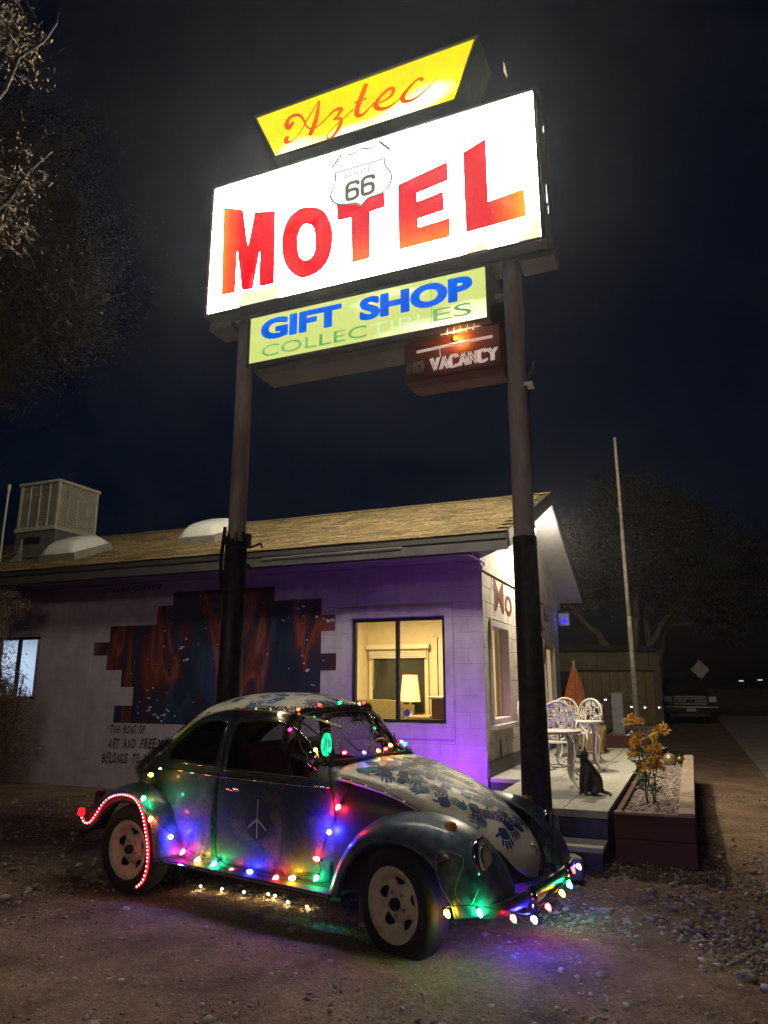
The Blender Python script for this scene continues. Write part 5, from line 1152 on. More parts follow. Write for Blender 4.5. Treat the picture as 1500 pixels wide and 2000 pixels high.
# ------------------------------------------------------------------ string lights hung on the car
BC = {'r': ((1, .02, .02), 'red'), 'g': ((.01, 1, .30), 'green'), 'b': ((.03, .03, 1), 'blue'), 'y': ((1, .50, .02), 'yellow'), 'o': ((1, .14, .02), 'orange'), 'p': ((1, .02, .28), 'pink'), 'w': ((1, .75, .40), 'warm white')}
BMESH = {}
def bulb(par, p_, c_, size=1, es=120, d=(0, -.4, -1)):
    k = (c_, es)
    if k not in BMESH:
        b_ = MB().lathe([(0, .034), (.006, .028), (.011, .018), (.012, .008), (.008, 0)], 8)
        o = b_.build('bulb', emat('bulb_%s_%d' % (BC[c_][1].replace(' ', '_'), es), BC[c_][0], es), None, True); BMESH[k] = o.data; bpy.data.objects.remove(o)
        if 'sock' not in BMESH: s_ = MB().lathe([(.008, .002), (.009, -.010), (.006, -.016), (0, -.016)], 8).build('socket', mat('socket_green', (.01, .04, .02), .5)); BMESH['sock'] = s_.data; bpy.data.objects.remove(s_)
    o = bpy.data.objects.new('bulb', BMESH[k]); COL.objects.link(o); o.parent = par; o.location = p_; o.scale = (size,) * 3
    o.rotation_euler = Vector(d).to_track_quat('Z', 'Y').to_euler(); o['label'] = 'glowing %s bulb' % BC[c_][1]
    s_ = bpy.data.objects.new('socket', BMESH['sock']); COL.objects.link(s_); s_.parent = o; return o
def stringset(name, lb, cat='string lights', grp='light strings on the car'):
    t = thing(name, lb, cat, (0, 0, 0), 0, grp); t.matrix_world = CARM; t.rotation_mode = 'XYZ'; return t
M_wire = mat('green_wire', (.008, .03, .015), .6)
def wire(par, P_, r_=.0035): MB().tube(crv([Vector(q) for q in P_], 5), r_, 5).build('wire', M_wire, par)
def sidep(x, z, off=.03):
    h, nn = cast(x, z)
    if h is None: return Vector((x, -.70, z))
    if nn.y > 0: nn = -nn
    return h + nn * off
def fendp(x, z): return Vector((x, -.79, z))
# lower string along the near side
ss = stringset('string_lights', 'coloured bulbs strung along the foot of the near doors')
lowp = [(-1.0, -.80, .72, 'g', 55), (-.90, -.80, .585, 'o', 40), (-.76, -.72, .45, 'b', 210), (-.66, None, .375, 'p', 70), (-.50, None, .335, 'y', 55), (-.335, None, .335, 'g', 90), (-.18, None, .31, 'r', 50), (0, None, .315, 'b', 130), (.23, None, .325, 'r', 70), (.37, None, .335, 'y', 70), (.545, None, .37, 'g', 80), (.56, None, .47, 'r', 40), (.62, None, .64, 'b', 260), (.665, None, .80, 'r', 70)]
P_ = []
for x, y, z, c_, es in lowp:
    q = Vector((x, y, z)) if y else sidep(x, z, .032); P_.append(q + Vector((0, .008, .014))); bulb(ss, q, c_, 1.3, es * 2.6, (random.uniform(-.3, .3), -.5, random.uniform(-.6, .3)))
wire(ss, P_)
# string over the drip rail and rear quarter
s2_ = stringset('string_lights', 'sparse mini lights along the drip rail above the side windows'); P_ = []
for i, (x, z) in enumerate([q for q in rail[:56:2] if -1.3 < q[0] < .40]):
    q = on_side([(x, z)], .022)
    if not q: continue
    q = q[0]; P_.append(q)
    if i % 2 == 0: bulb(s2_, q + Vector((0, -.01, 0)), 'wgorwwrg'[(i // 2) % 8], .45, 3, (random.uniform(-1, 1), -1, random.uniform(-.5, .6)))
wire(s2_, P_)
def tinsel(par, P_, n_, L, m_):
    """bristly dark garland: many thin needles round a path"""
    C = crv([Vector(q) for q in P_], 8); A = np.array([q[:] for q in C]); k = rng.integers(0, len(A), n_); c_ = A[k] + rng.normal(size=(n_, 3)) * .006
    d = rng.normal(size=(n_, 3)); d /= np.linalg.norm(d, axis=1)[:, None]; d *= rng.uniform(L * .4, L, n_)[:, None]; s_ = np.cross(d, rng.normal(size=(n_, 3))); s_ /= np.linalg.norm(s_, axis=1)[:, None]; s_ *= .0016
    V = np.stack([c_ - s_, c_ + s_, c_ + d + s_ * .4, c_ + d - s_ * .4], 1); o = np_mesh('tinsel', V, np.arange(4 * n_).reshape(-1, 4), m_, par); o['kind'] = 'stuff'; return o
M_tin = mat('dark_garland', (.02, .035, .02), .6, noise=.6, nscale=40)
gar = stringset('garland', 'dark tinsel garland with small coloured lights framing the windscreen', 'garland')
P_ = []
for y, z in ws[::4]:
    h, nn = castf(y * 1.06, 1.24 + (z - 1.24) * 1.10)
    if h is not None: P_.append(h + Vector((.012, 0, .005)))
P_.append(P_[0]); tinsel(gar, P_, 9500, .05, M_tin); wire(gar, P_)
wsb = [(-.53, 1.34, 'w', 22), (-.45, 1.38, 'o', 14), (-.56, 1.24, 'p', 8), (-.54, 1.12, 'y', 60), (-.42, 1.095, 'r', 40), (-.25, 1.095, 'b', 60), (-.08, 1.095, 'y', 20), (.02, 1.095, 'r', 30), (.12, 1.12, 'y', 55), (.40, 1.10, 'g', 30), (.50, 1.11, 'r', 50), (.58, 1.20, 'g', 35), (.56, 1.30, 'y', 16), (.40, 1.40, 'r', 18), (.15, 1.41, 'w', 10), (-.1, 1.42, 'g', 8), (-.3, 1.41, 'r', 10)]
for y, z, c_, es in wsb:
    h, nn = castf(max(-.60, min(.60, y)), z)
    if h is None: h = Vector((.45, y, z))
    bulb(gar, h + Vector((.03, 0, .01)), c_, .9, es * 1.3, (1, random.uniform(-.6, .6), random.uniform(-.4, .5)))
# green glowing faceted ornament at the near lower corner of the screen
orn = stringset('ornament', 'green glowing leaf shaped ornament at the near foot of the windscreen', 'ornament', None)
h, nn = castf(-.47, 1.16); q0 = h + Vector((.03, -.02, 0))
MB().prism([(q0.y + a, q0.z + b_) for a, b_ in crv2([(0, -.075), (.045, -.04), (.05, .02), (.02, .075), (-.02, .075), (-.05, .02), (-.045, -.04)], 4, True)], q0.x, q0.x + .018, plane='yz').build('glowing_panel', emat('ornament_green', (.01, .75, .30), 1.1, (.05, 1, .55), 1.8, 22), orn)
for k in range(4): MB().tube([(q0.x + .02, q0.y - .035 + .02 * k, q0.z - .03 + .01 * (k % 2)), (q0.x + .021, q0.y - .03 + .018 * k, q0.z + .04)], .003, 5).build('rib', M_wire, orn)
# rear corner: brush of dark garland and yellow bulb
g2 = stringset('garland', 'tangle of dark tinsel garland hanging behind the rear quarter window', 'garland')
P_ = [(-1.10, -.50, 1.10), (-1.22, -.55, 1.0), (-1.28, -.62, .90), (-1.15, -.68, .84), (-1.05, -.70, .82)]
tinsel(g2, P_, 2600, .06, M_tin); wire(g2, P_); bulb(g2, (-1.02, -.72, .87), 'y', 1.2, 70, (0, -1, 0)); bulb(g2, (-.93, -.72, .92), 'w', .6, 14, (0, -1, 0))
# bumper string
s3 = stringset('string_lights', 'coloured bulbs drooping under the front bumper')
fb_ = [(1.56, -.80, .36, 'y', 60), (1.75, -.78, .39, 'g', 150), (1.88, -.62, .345, 'r', 70), (1.90, -.36, .28, 'b', 560), (1.90, -.12, .29, 'r', 60), (1.90, .14, .31, 'y', 60), (1.89, .32, .32, 'g', 110), (1.87, .46, .38, 'r', 16), (1.86, .62, .37, 'b', 90)]
P_ = []
for x, y, z, c_, es in fb_:
    q = Vector((x, y, z)); P_.append(q + Vector((-.01, 0, .018))); bulb(s3, q, c_, 1.3, es * 2.0, (.6, -.3, -.6))
wire(s3, P_)
MB().tube(crv([(1.62, -.79, .36), (1.52, -.80, .5), (1.50, -.79, .64), (1.6, -.78, .66), (1.66, -.77, .62), (1.62, -.80, .46), (1.70, -.79, .40), (1.76, -.79, .50)], 5), .003, 5).build('slack_wire', mat('pale_wire', (.25, .28, .2), .5), s3)
MB().tube([(1.42, -.785, .62), (1.50, -.79, .60), (1.58, -.785, .63)], .006, 5).build('wire_tie', M_chr, s3)
# hood edge mini string (weakly emissive beads)
s4 = stringset('string_lights', 'tiny clear lights along the near edge of the hood'); P_ = []
for i, q in enumerate(crv(HE, 4)[1:-6]): 
    p2 = Vector((q.x, -q.y - .012, q.z + .012)); P_.append(p2)
    if i % 2 == 0: bulb(s4, p2, 'w', .4, .9, (0, -1, .3))
wire(s4, P_, .0025)
# red rope light round the rear wheel arch
rp = stringset('rope_light', 'red rope light curving round the near rear wheel arch', 'rope light', None)
rpp = crv([(-1.72, -.80, .52), (-1.67, -.80, .47), (-1.60, -.80, .475), (-1.53, -.80, .545), (-1.46, -.80, .63), (-1.36, -.80, .69), (-1.22, -.80, .715), (-1.09, -.80, .695), (-1.0, -.80, .61), (-.945, -.80, .49), (-.905, -.80, .37), (-.90, -.80, .25), (-.93, -.80, .15), (-1.0, -.80, .09)], 10)
MB().tube(rpp, .0085, 8).build('tube', emat('rope_red', (1, .015, .03), 1.5), rp, True)
dd_ = MB(); acc = 0; last = rpp[0]
for q in rpp[1:]:
    acc += (q - last).length; last = q
    if acc > .024: acc = 0; dd_.box(q.x - .005, q.x + .005, q.y - .0125, q.y - .008, q.z - .005, q.z + .005)
o = dd_.build('led_beads', emat('rope_bead', (1, .12, .14), 14), rp); o['kind'] = 'stuff'
MB().lathe([(0, -.03), (.03, -.015), (.028, .03), (0, .04)], 10, (-1.74, -.79, .53)).build('coil', emat('rope_red', (1, .015, .03), 3), rp, True)
# warm mini lights on the ground under the sill
s5 = stringset('string_lights', 'warm white mini lights lying in the dry grass under the sill'); P_ = []
for k in range(7):
    x = -.70 + .16 * k + random.uniform(-.06, .06); q = Vector((x, -.30 + random.uniform(-.10, .08), .045 + random.uniform(0, .02))); P_.append(q); bulb(s5, q, 'w', .45, 420, (random.uniform(-1, 1), -1, .5))
wire(s5, P_)

# ------------------------------------------------------------------ deck, steps, planters (building frame)
M_deck = mat('deck_grey', (.46, .45, .39), .8, noise=.14, nscale=5, bump=.15, bscale=40, stretch=(3, .6, 1)); M_riser = mat('riser_paint', (.07, .07, .11), .7, noise=.3, nscale=6)
dk = thing('deck', 'grey slab deck along the gable side of the office with two steps', 'deck', BO, ROT)
for k, (x0, x1) in enumerate(((.032, .42), (.425, .82), (.825, 1.21), (1.215, 1.615))):
    MB().box(x0, x1, 0.003 if x0 < .5 and k == 0 else -1.94, 5.1, .37, .42, .004).build('plank', M_deck, dk)
MB().box(.44, 1.60, -1.92, 5.08, .0, .369).build('riser', M_riser, dk); MB().box(.032, .438, .01, 5.08, 0, .369).build('riser', M_riser, dk)
MB().box(.425, 1.615, -1.962, -1.942, .36, .424, .003).build('nosing', M_deck, dk)
MB().box(.46, 1.60, -2.34, -1.963, .14, .185, .006).build('step_tread', M_deck, dk, label='lower concrete step'); MB().box(.48, 1.58, -2.31, -1.964, 0, .139).build('step_riser', M_riser, dk)
MB().box(.2, 1.7, 5.11, 5.4, 0, .40, .005).build('end_step', mat('red_timber', (.10, .03, .025), .8), dk)
M_redt = mat('red_timber', (.16, .045, .035), .8, noise=.35, nscale=6, stretch=(1, 1, 6), bump=.25); M_cap = mat('cap_timber', (.44, .34, .26), .85, noise=.3, nscale=10, bump=.25)
M_grav = mat('planter_gravel', (.58, .46, .42), .85, col2=(.16, .12, .115), nscale=16, detail=2)
def planter(x0, x1, y0, y1, z, lb, caps=True):
    t = thing('planter', lb, 'planter', B(x0, y0), ROT); w_, d = x1 - x0, y1 - y0; h2 = z / 2
    for zz in (0, h2):
        MB().box(0, w_, 0, .05, zz + .002, zz + h2 - .002, .004).build('timber', M_redt, t); MB().box(0, w_, d - .05, d, zz + .002, zz + h2 - .002, .004).build('timber', M_redt, t)
        MB().box(0, .05, .051, d - .051, zz + .002, zz + h2 - .002, .004).build('timber', M_redt, t); MB().box(w_ - .05, w_, .051, d - .051, zz + .002, zz + h2 - .002, .004).build('timber', M_redt, t)
    if caps:
        y = 0; k = 0
        while y < d - .05:
            L = random.uniform(.42, .62); L = min(L, d - y); MB().box(w_ - .125 - random.uniform(0, .006), w_ + .012, y + .002, y + L - .002, z, z + .032 + random.uniform(0, .004), .004).build('cap_board', M_cap, t); y += L
        MB().box(.0, w_ - .128, -.01, .035, z, z + .022, .003).build('cap_board', M_cap, t)
    MB().box(.051, w_ - .051, .051, d - .051, 0, z - .05).build('soil', mat('soil', (.06, .04, .035), .95, noise=.4, nscale=30), t); return t
PL = planter(1.665, 2.33, -1.95, 3.9, .41, 'long red timber raised bed filled with gravel beside the deck')
pts = np.array([(random.uniform(.06, .55), random.uniform(.06, 5.78)) for _ in range(5200)]); s_ = rng.uniform(.008, .021, len(pts))
o = stones('gravel_fill', np.column_stack([pts, .358 + rng.uniform(0, .016, len(pts))]), s_, M_grav, .7, PL)
PL2 = planter(.75, 1.60, 5.5, 9.6, .62, 'dark red timber raised bed beyond the far end of the deck', False)
pts = np.array([(random.uniform(.06, .78), random.uniform(.06, 4.0)) for _ in range(1500)]); stones('gravel_fill', np.column_stack([pts, np.full(len(pts), .58)]), rng.uniform(.015, .035, len(pts)), M_grav, .7, PL2)
# orange flowers
def flower_plant(name, lb, loc, h, n_fl, seed, spread=.2):
    rs = random.Random(seed); t = thing(name, lb, 'plant', loc, ROT); st = MB(); lf = MB(); heads = []
    tops = []
    for k in range(6):
        P_ = [Vector((rs.uniform(-.04, .04), rs.uniform(-.04, .04), 0))]; dx, dy = rs.uniform(-spread, spread), rs.uniform(-.25, .35)
        for q in range(1, 7): P_.append(P_[0] + Vector((dx * (q / 6) ** 1.3 + rs.uniform(-.02, .02), dy * (q / 6) ** 1.3, h * q / 6 * rs.uniform(.93, 1.03))))
        st.tube(P_, [.007 - .0008 * i for i in range(7)], 5); tops.append(P_)
    st.build('stem', mat('flower_stem', (.06, .09, .03), .7), t)
    for k in range(70):
        P_ = rs.choice(tops); i = rs.randint(1, 5); p0 = P_[i]; a = rs.uniform(0, 6.28); L = rs.uniform(.06, .13); d = Vector((math.cos(a), math.sin(a), rs.uniform(-.3, .6))).normalized(); s_ = d.cross(Vector((0, 0, 1))).normalized() * L * .22; up_ = Vector((0, 0, .012))
        lf.add([p0, p0 + d * L * .5 + s_ - up_, p0 + d * L, p0 + d * L * .5 - s_ - up_, p0 + d * L * .5 + up_ * .5], [(0, 1, 4), (1, 2, 4), (2, 3, 4), (3, 0, 4)])
    o = lf.build('leaves', mat('flower_leaf', (.07, .13, .035), .6, noise=.5, nscale=20), t); o['kind'] = 'stuff'
    hd = []
    for k in range(n_fl):
        P_ = rs.choice(tops); i = rs.randint(3, 6); c_ = P_[i] + Vector((rs.uniform(-.07, .07), rs.uniform(-.06, .06), rs.uniform(-.03, .05))); nn = Vector((rs.uniform(-.5, .5), -1, rs.uniform(-.1, .8))).normalized()
        u_ = nn.orthogonal().normalized(); v_ = nn.cross(u_); b_ = MB(); R0 = rs.uniform(.038, .068)
        for j in range(8):
            a = 6.28 * j / 8 + rs.uniform(-.1, .1); d = u_ * math.cos(a) + v_ * math.sin(a); s_ = nn.cross(d) * R0 * .2; b_.add([c_ + d * R0 * .15, c_ + d * R0 * .6 + s_ + nn * .014, c_ + d * R0 * rs.uniform(.8, 1.25) + nn * rs.uniform(-.02, .02), c_ + d * R0 * .6 - s_ + nn * .008], [(0, 1, 2, 3)])
        fl_ = b_.build('flower', mat('petal_%d' % (k % 3), ((.80, .42, .02), (.88, .52, .04), (.70, .30, .02))[k % 3], .6), t)
        MB().xf(Matrix()).lathe([(0, .008), (R0 * .22, .006), (R0 * .28, 0)], 8).xf(Matrix.Translation(c_ + nn * .004) @ nn.to_track_quat('Z', 'Y').to_matrix().to_4x4()).build('flower_centre', mat('seed_ochre', (.40, .18, .02), .9), fl_)
    return t
flower_plant('flower_plant', 'tall cluster of orange daisy like flowers rising from the gravel bed', B(1.93, -.95, .37), .78, 44, 4)
flower_plant('flower_plant', 'thin reddish stems behind the orange flower cluster', B(1.80, .3, .37), .42, 3, 9, .12)
pk = thing('glass_float', 'small pale gold globe lying on the gravel at the far planter end', 'garden ornament', B(2.02, 2.9, .45), 0); MB().lathe([(.10 * math.sin(a), -.10 * math.cos(a)) for a in np.linspace(.01, 3.13, 14)], 20).build('globe', mat('gold_globe', (.45, .36, .18), .25, .6), pk, True)
MB().lathe([(0, .12), (.02, .12), (.03, .095)], 10).build('cap', M_chr, pk)
pk = thing('glass_float', 'smaller dark globe beside the pale gold one on the gravel', 'garden ornament', B(2.16, 3.05, .44), 0); MB().lathe([(.06 * math.sin(a), -.06 * math.cos(a)) for a in np.linspace(.01, 3.13, 12)], 16).build('globe', mat('dark_globe', (.2, .14, .06), .3, .5), pk, True); MB().lathe([(0, .075), (.015, .075), (.02, .055)], 10).build('cap', M_chr, pk)
# rough concrete block by the steps, tangled weeds
cb = MB().box(-.16, .16, -.12, .12, 0, .16, .03); cb.V = [(x + random.uniform(-.02, .02), y + random.uniform(-.02, .02), z) for x, y, z in cb.V]
o = cb.build('concrete_block', M_conc, loc=B(1.30, -2.62, 0)); o.rotation_euler = (0, 0, ROT + .3); tag(o, 'rough broken concrete block at the foot of the steps', 'block')
sp_ = thing('stake', 'short dark stake holding a blue bulb left of the steps', 'stake', B(1.02, -2.60, 0)); MB().box(-.025, .025, -.02, .02, 0, .19, .004).build('post', M_black, sp_); MB().lathe([(0, .0), (.02, .01), (.012, .03)], 8, (0, 0, .19)).build('cap', M_black, sp_)

# ------------------------------------------------------------------ cast metal garden furniture
M_iron = mat('white_cast_metal', (.74, .72, .68), .45, noise=.08)
def cabriole(b_, x, y, sx, sy, z1, out=.10, r_=.011):
    P_ = crv([(x, y, z1), (x + sx * out * .55, y + sy * out * .55, z1 * .80), (x + sx * out * .35, y + sy * out * .35, z1 * .45), (x + sx * out * .45, y + sy * out * .45, z1 * .18), (x + sx * out * 1.15, y + sy * out * 1.15, .012)], 5); b_.tube(P_, r_ * 1.35, 6)
def scrolls(b_, P0, U, Vv, n_, L):
    """little rings and scrolls laid in a plane: the cast lacework"""
    for k in range(n_):
        a, q, r_ = random.uniform(.1, .9), random.uniform(.08, .92), random.uniform(.018, .032); c_ = P0 + U * a + Vv * q; u_, v_ = U.normalized(), Vv.normalized()
        b_.tube([c_ + u_ * r_ * math.cos(t) + v_ * r_ * 1.2 * math.sin(t) for t in np.linspace(0, 6.28, 9)[:-1]], .005, 4, True)
def table(lb, loc, h, r_):
    t = thing('garden_table', lb, 'table', loc, ROT + random.uniform(0, 1), 'white cast metal garden set on the deck')
    MB().lathe([(0, h - .015), (r_ - .01, h - .015), (r_, h - .005), (r_, h + .008), (r_ - .015, h + .012), (0, h + .008)], 32).build('table_top', M_iron, t, True)
    ap = MB()
    for k in range(14):
        a = 6.28 * k / 14; c_ = Vector((r_ * .8 * math.cos(a), r_ * .8 * math.sin(a), h - .05)); ap.tube([c_ + Vector((-math.sin(a), math.cos(a), 0)) * .03 * math.cos(t) + Vector((0, 0, .03 * math.sin(t))) for t in np.linspace(0, 6.28, 9)[:-1]], .005, 4, True)
    ap.build('apron', M_iron, t)['kind'] = 'stuff'
    for k in range(4): b_ = MB(); a = 6.28 * k / 4 + .5; cabriole(b_, r_ * .55 * math.cos(a), r_ * .55 * math.sin(a), math.cos(a), math.sin(a), h - .02, .13, .013); b_.build('leg', M_iron, t, True)
    b_ = MB(); b_.tube([(r_ * .5 * math.cos(a), r_ * .5 * math.sin(a), h * .38) for a in np.linspace(0, 6.28, 17)[:-1]], .007, 5, True); b_.build('stretcher', M_iron, t)
    return t
def chair(lb, loc, rz):
    t = thing('garden_chair', lb, 'chair', loc, ROT + rz, 'white cast metal garden set on the deck'); hs = .42
    se = MB().lathe([(.0, hs), (.17, hs), (.20, hs + .006), (.20, hs - .012), (.17, hs - .012)], 20); se.build('seat', M_iron, t)
    for k, (x, y) in enumerate(((-.14, -.13), (.14, -.13), (-.13, .14), (.13, .14))): b_ = MB(); cabriole(b_, x, y, np.sign(x), np.sign(y), hs, .075); b_.build('leg', M_iron, t, True)
    fr_ = MB(); ov = [Vector((.20 * math.cos(a) * (1 + .1 * math.sin(a)), .17 + .05 * (1 + math.sin(a)), hs + .24 + .24 * math.sin(a))) for a in np.linspace(0, 6.28, 29)[:-1]]; fr_.tube(ov, .017, 6, True); fr_.build('back_frame', M_iron, t, True)
    lc = MB(); 
    for k in range(46):
        a, q = random.uniform(0, 6.28), math.sqrt(random.uniform(.02, .9)); c_ = Vector((.19 * q * math.cos(a), .17 + .05 * (1 + q * math.sin(a)), hs + .24 + .22 * q * math.sin(a))); r_ = random.uniform(.014, .028)
        lc.tube([c_ + Vector((r_ * math.cos(w_), .2 * r_ * math.sin(w_), r_ * 1.2 * math.sin(w_))) for w_ in np.linspace(0, 6.28, 8)[:-1]], .0085, 4, True)
    for k in range(5): x = -.14 + .07 * k; lc.tube([(x, .18, hs + .02), (x * 1.1 + .02, .2, hs + .2), (x, .25, hs + .44)], .006, 4)
    o = lc.build('back_lacework', M_iron, t); o['kind'] = 'stuff' 
    for sx in (-1, 1): MB().tube(crv([(sx * .19, .22, hs + .26), (sx * .24, .08, hs + .24), (sx * .245, -.08, hs + .22), (sx * .22, -.12, hs + .12), (sx * .16, -.10, hs)], 5), .011, 6).build('arm', M_iron, t, True)
    return t
table('white cast metal table nearest the steps', B(.93, -.50, .42), .60, .30)
table('white round table further back between the lacework chairs', B(.98, 1.45, .42), .62, .28)
chair('white lacework chair tucked behind the nearer table', B(.80, .42, .42), R_(5)); chair('white lacework chair with curled legs beside the straw bale', B(.86, 2.30, .42), R_(-25)); chair('white lacework chair against the office wall', B(.42, 1.35, .42), R_(80)); chair('white lacework chair furthest back near the straw bale', B(.55, 3.1, .42), R_(20))

# cat sitting on the deck
def skinbody(name, P_, E_, R2, m_, par, sub=2):
    me = bpy.data.meshes.new(name); me.from_pydata(P_, E_, []); o = bpy.data.objects.new(name, me); COL.objects.link(o); o.parent = par
    md = o.modifiers.new('skin', 'SKIN'); md.use_smooth_shade = True
    for i, r_ in enumerate(R2): me.skin_vertices[0].data[i].radius = r_ if isinstance(r_, tuple) else (r_, r_)
    me.skin_vertices[0].data[0].use_root = True; s_ = o.modifiers.new('sub', 'SUBSURF'); s_.levels = sub; s_.render_levels = sub; me.materials.append(m_); return o
ct_ = thing('cat', 'slender black cat sitting upright on the deck beside the white chairs', 'cat', B(1.33, -.98, .42), ROT)
ct_.rotation_euler = (0, 0, ROT + R_(-42)); ct_.scale = (1.12, 1.12, 1.12)
M_fur = mat('black_fur', (.045, .035, .035), .55, noise=.5, nscale=40, bump=.5, bscale=150)
P_ = [(0, .075, .085), (0, .06, .17), (0, .015, .24), (0, -.02, .285), (0, -.035, .325), (0, -.045, .355), (0, -.085, .340),
      (-.032, -.035, .19), (-.034, -.052, .10), (-.034, -.058, .022), (-.034, -.085, .012), (.032, -.035, .19), (.034, -.052, .10), (.034, -.058, .022), (.034, -.085, .012),
      (-.065, .05, .06), (-.075, -.025, .018), (.065, .05, .06), (.075, -.025, .018), (.02, .15, .025), (.10, .17, .014), (.16, .11, .012)]
E_ = [(0, 1), (1, 2), (2, 3), (3, 4), (4, 5), (5, 6), (2, 7), (7, 8), (8, 9), (9, 10), (2, 11), (11, 12), (12, 13), (13, 14), (0, 15), (15, 16), (0, 17), (17, 18), (0, 19), (19, 20), (20, 21)]
R2 = [.078, .072, .058, .044, .040, .044, .024, .030, .022, .018, .016, .030, .022, .018, .016, .048, .022, .048, .022, .020, .014, .011]
skinbody('body', P_, E_, R2, M_fur, ct_)
HC_ = Vector((0, -.047, .362))
hd_ = MB().lathe([(.052 * math.sin(a), -.047 * math.cos(a)) for a in np.linspace(.01, 3.13, 12)], 18, tuple(HC_)); hd_.build('head', M_fur, ct_, True)
MB().lathe([(.026 * math.sin(a), -.020 * math.cos(a)) for a in np.linspace(.01, 3.13, 8)], 12, (0, -.093, .348)).build('muzzle', M_fur, ct_, True)
for sx in (-1, 1):
    V = [(sx * .012, -.045, .400), (sx * .048, -.040, .385), (sx * .036, -.048, .445), (sx * .030, -.030, .392)]; fixn(mesh('ear', V, [(0, 1, 2), (1, 3, 2), (3, 0, 2), (0, 3, 1)], M_fur, ct_))
    MB().lathe([(0, -.008), (.008, -.002), (.008, .002), (0, .008)], 10, (sx * .022, -.092, .372), 'y').build('eye', mat('cat_eye', (.55, .5, .12), .1), ct_, True)
# straw bale, pumpkin, orange closed parasol
sb_ = thing('straw_bale', 'golden straw bale at the far end of the deck', 'straw bale', B(.72, 4.05, .42), ROT)
bb_ = MB().box(-.24, .24, -.28, .28, 0, .42, .05); bb_.build('bale', mat('straw', (.50, .34, .14), .95, noise=.5, nscale=30, bump=.8, bscale=60, stretch=(1, 1, 6)), sb_)
n_ = 1500; c_ = np.stack([rng.uniform(-.25, .25, n_), -.285 + rng.uniform(0, .01, n_), rng.uniform(0, .42, n_)], -1); c2_ = np.stack([.245 + rng.uniform(0, .01, n_), rng.uniform(-.28, .28, n_), rng.uniform(0, .42, n_)], -1); c_ = np.concatenate([c_, c2_]); Vq, Fq = rquads(c_, .06, .07); o = np_mesh('loose_straw', Vq, Fq, mat('straw_pale', (.60, .43, .2), .9, noise=.4, nscale=30), sb_); o['kind'] = 'stuff'
for z in (.14, .29): MB().tube([(-.245, -.285, z), (.245, -.285, z), (.245, .285, z)], .004, 4).build('twine', mat('twine', (.3, .22, .1), .9), sb_)
pm = thing('pumpkin', 'small orange pumpkin lying on the straw bale', 'pumpkin', B(.50, 3.95, .84), 0)
V = []; F = []
for i in range(13):
    a = math.pi * i / 12
    for j in range(32): q = 6.28318 * j / 32; r_ = .11 * math.sin(a) * (1 - .08 * abs(math.sin(4 * q))) + .001; V.append((r_ * math.cos(q), r_ * math.sin(q), .07 - .07 * math.cos(a)))
for i in range(12):
    for j in range(32): F.append((i * 32 + j, i * 32 + (j + 1) % 32, (i + 1) * 32 + (j + 1) % 32, (i + 1) * 32 + j))
mesh('rind', V, F, mat('pumpkin_skin', (.60, .16, .02), .5, noise=.15), pm, True); MB().tube([(0, 0, .13), (.01, 0, .17), (.03, 0, .19)], [.014, .010, .012], 7).build('stalk', mat('stalk', (.15, .12, .05), .8), pm)
um = thing('closed_parasol', 'orange brown folded parasol standing at the far corner of the office', 'parasol', B(.40, 5.0, .42), ROT); um.scale = (.9, .9, .84)
V = []; F = []; prf = [(.03, 1.72), (.07, 1.55), (.13, 1.3), (.19, 1.0), (.23, .72), (.20, .55)]
for i, (r_, z) in enumerate(prf):
    for j in range(32): q = 6.28318 * j / 32; rr_ = r_ * (1 + .28 * math.cos(8 * q)); V.append((rr_ * math.cos(q), rr_ * math.sin(q), z))
for i in range(len(prf) - 1):
    for j in range(32): F.append((i * 32 + j, i * 32 + (j + 1) % 32, (i + 1) * 32 + (j + 1) % 32, (i + 1) * 32 + j))
mesh('canopy', V, F, mat('orange_canvas', (.42, .13, .04), .85, noise=.25, nscale=12), um, True); MB().tube([(0, 0, 0), (0, 0, 1.85)], .02, 10).build('pole', M_trimw, um); MB().lathe([(0, 0), (.2, 0), (.2, .04), (.04, .08), (.0, .08)], 20).build('base', M_black, um)
# tinsel inside gable window and neon tube
og = thing('gold_garland', 'gold tinsel garland hanging inside the narrow gable window', 'garland', B(-.06, .46, 1.12), ROT); tinsel(og, [(0, 0, .72), (0, .01, .4), (0, 0, 0)], 900, .03, mat('gold_tinsel', (.6, .42, .1), .3, .7)); MB().tube([(0, 0, .75), (0, 0, 0)], .004, 5).build('cord', M_wire, og)
nt_ = thing('neon_tube_light', 'pink and blue lit tube standing inside the gable window', 'neon light', B(-.05, .50, 1.12), ROT); MB().tube([(0, 0, .02), (0, 0, .36)], .012, 8).build('pink_tube', emat('neon_pink', (1, .05, .25), 3), nt_); MB().tube([(.02, .03, .02), (.02, .03, .42)], .010, 8).build('blue_tube', emat('neon_blue', (.08, .1, 1), 3), nt_)
light('window_pink', 'POINT', B(.16, .95, 1.25), 1.2, (1, .35, .75), size=.05)

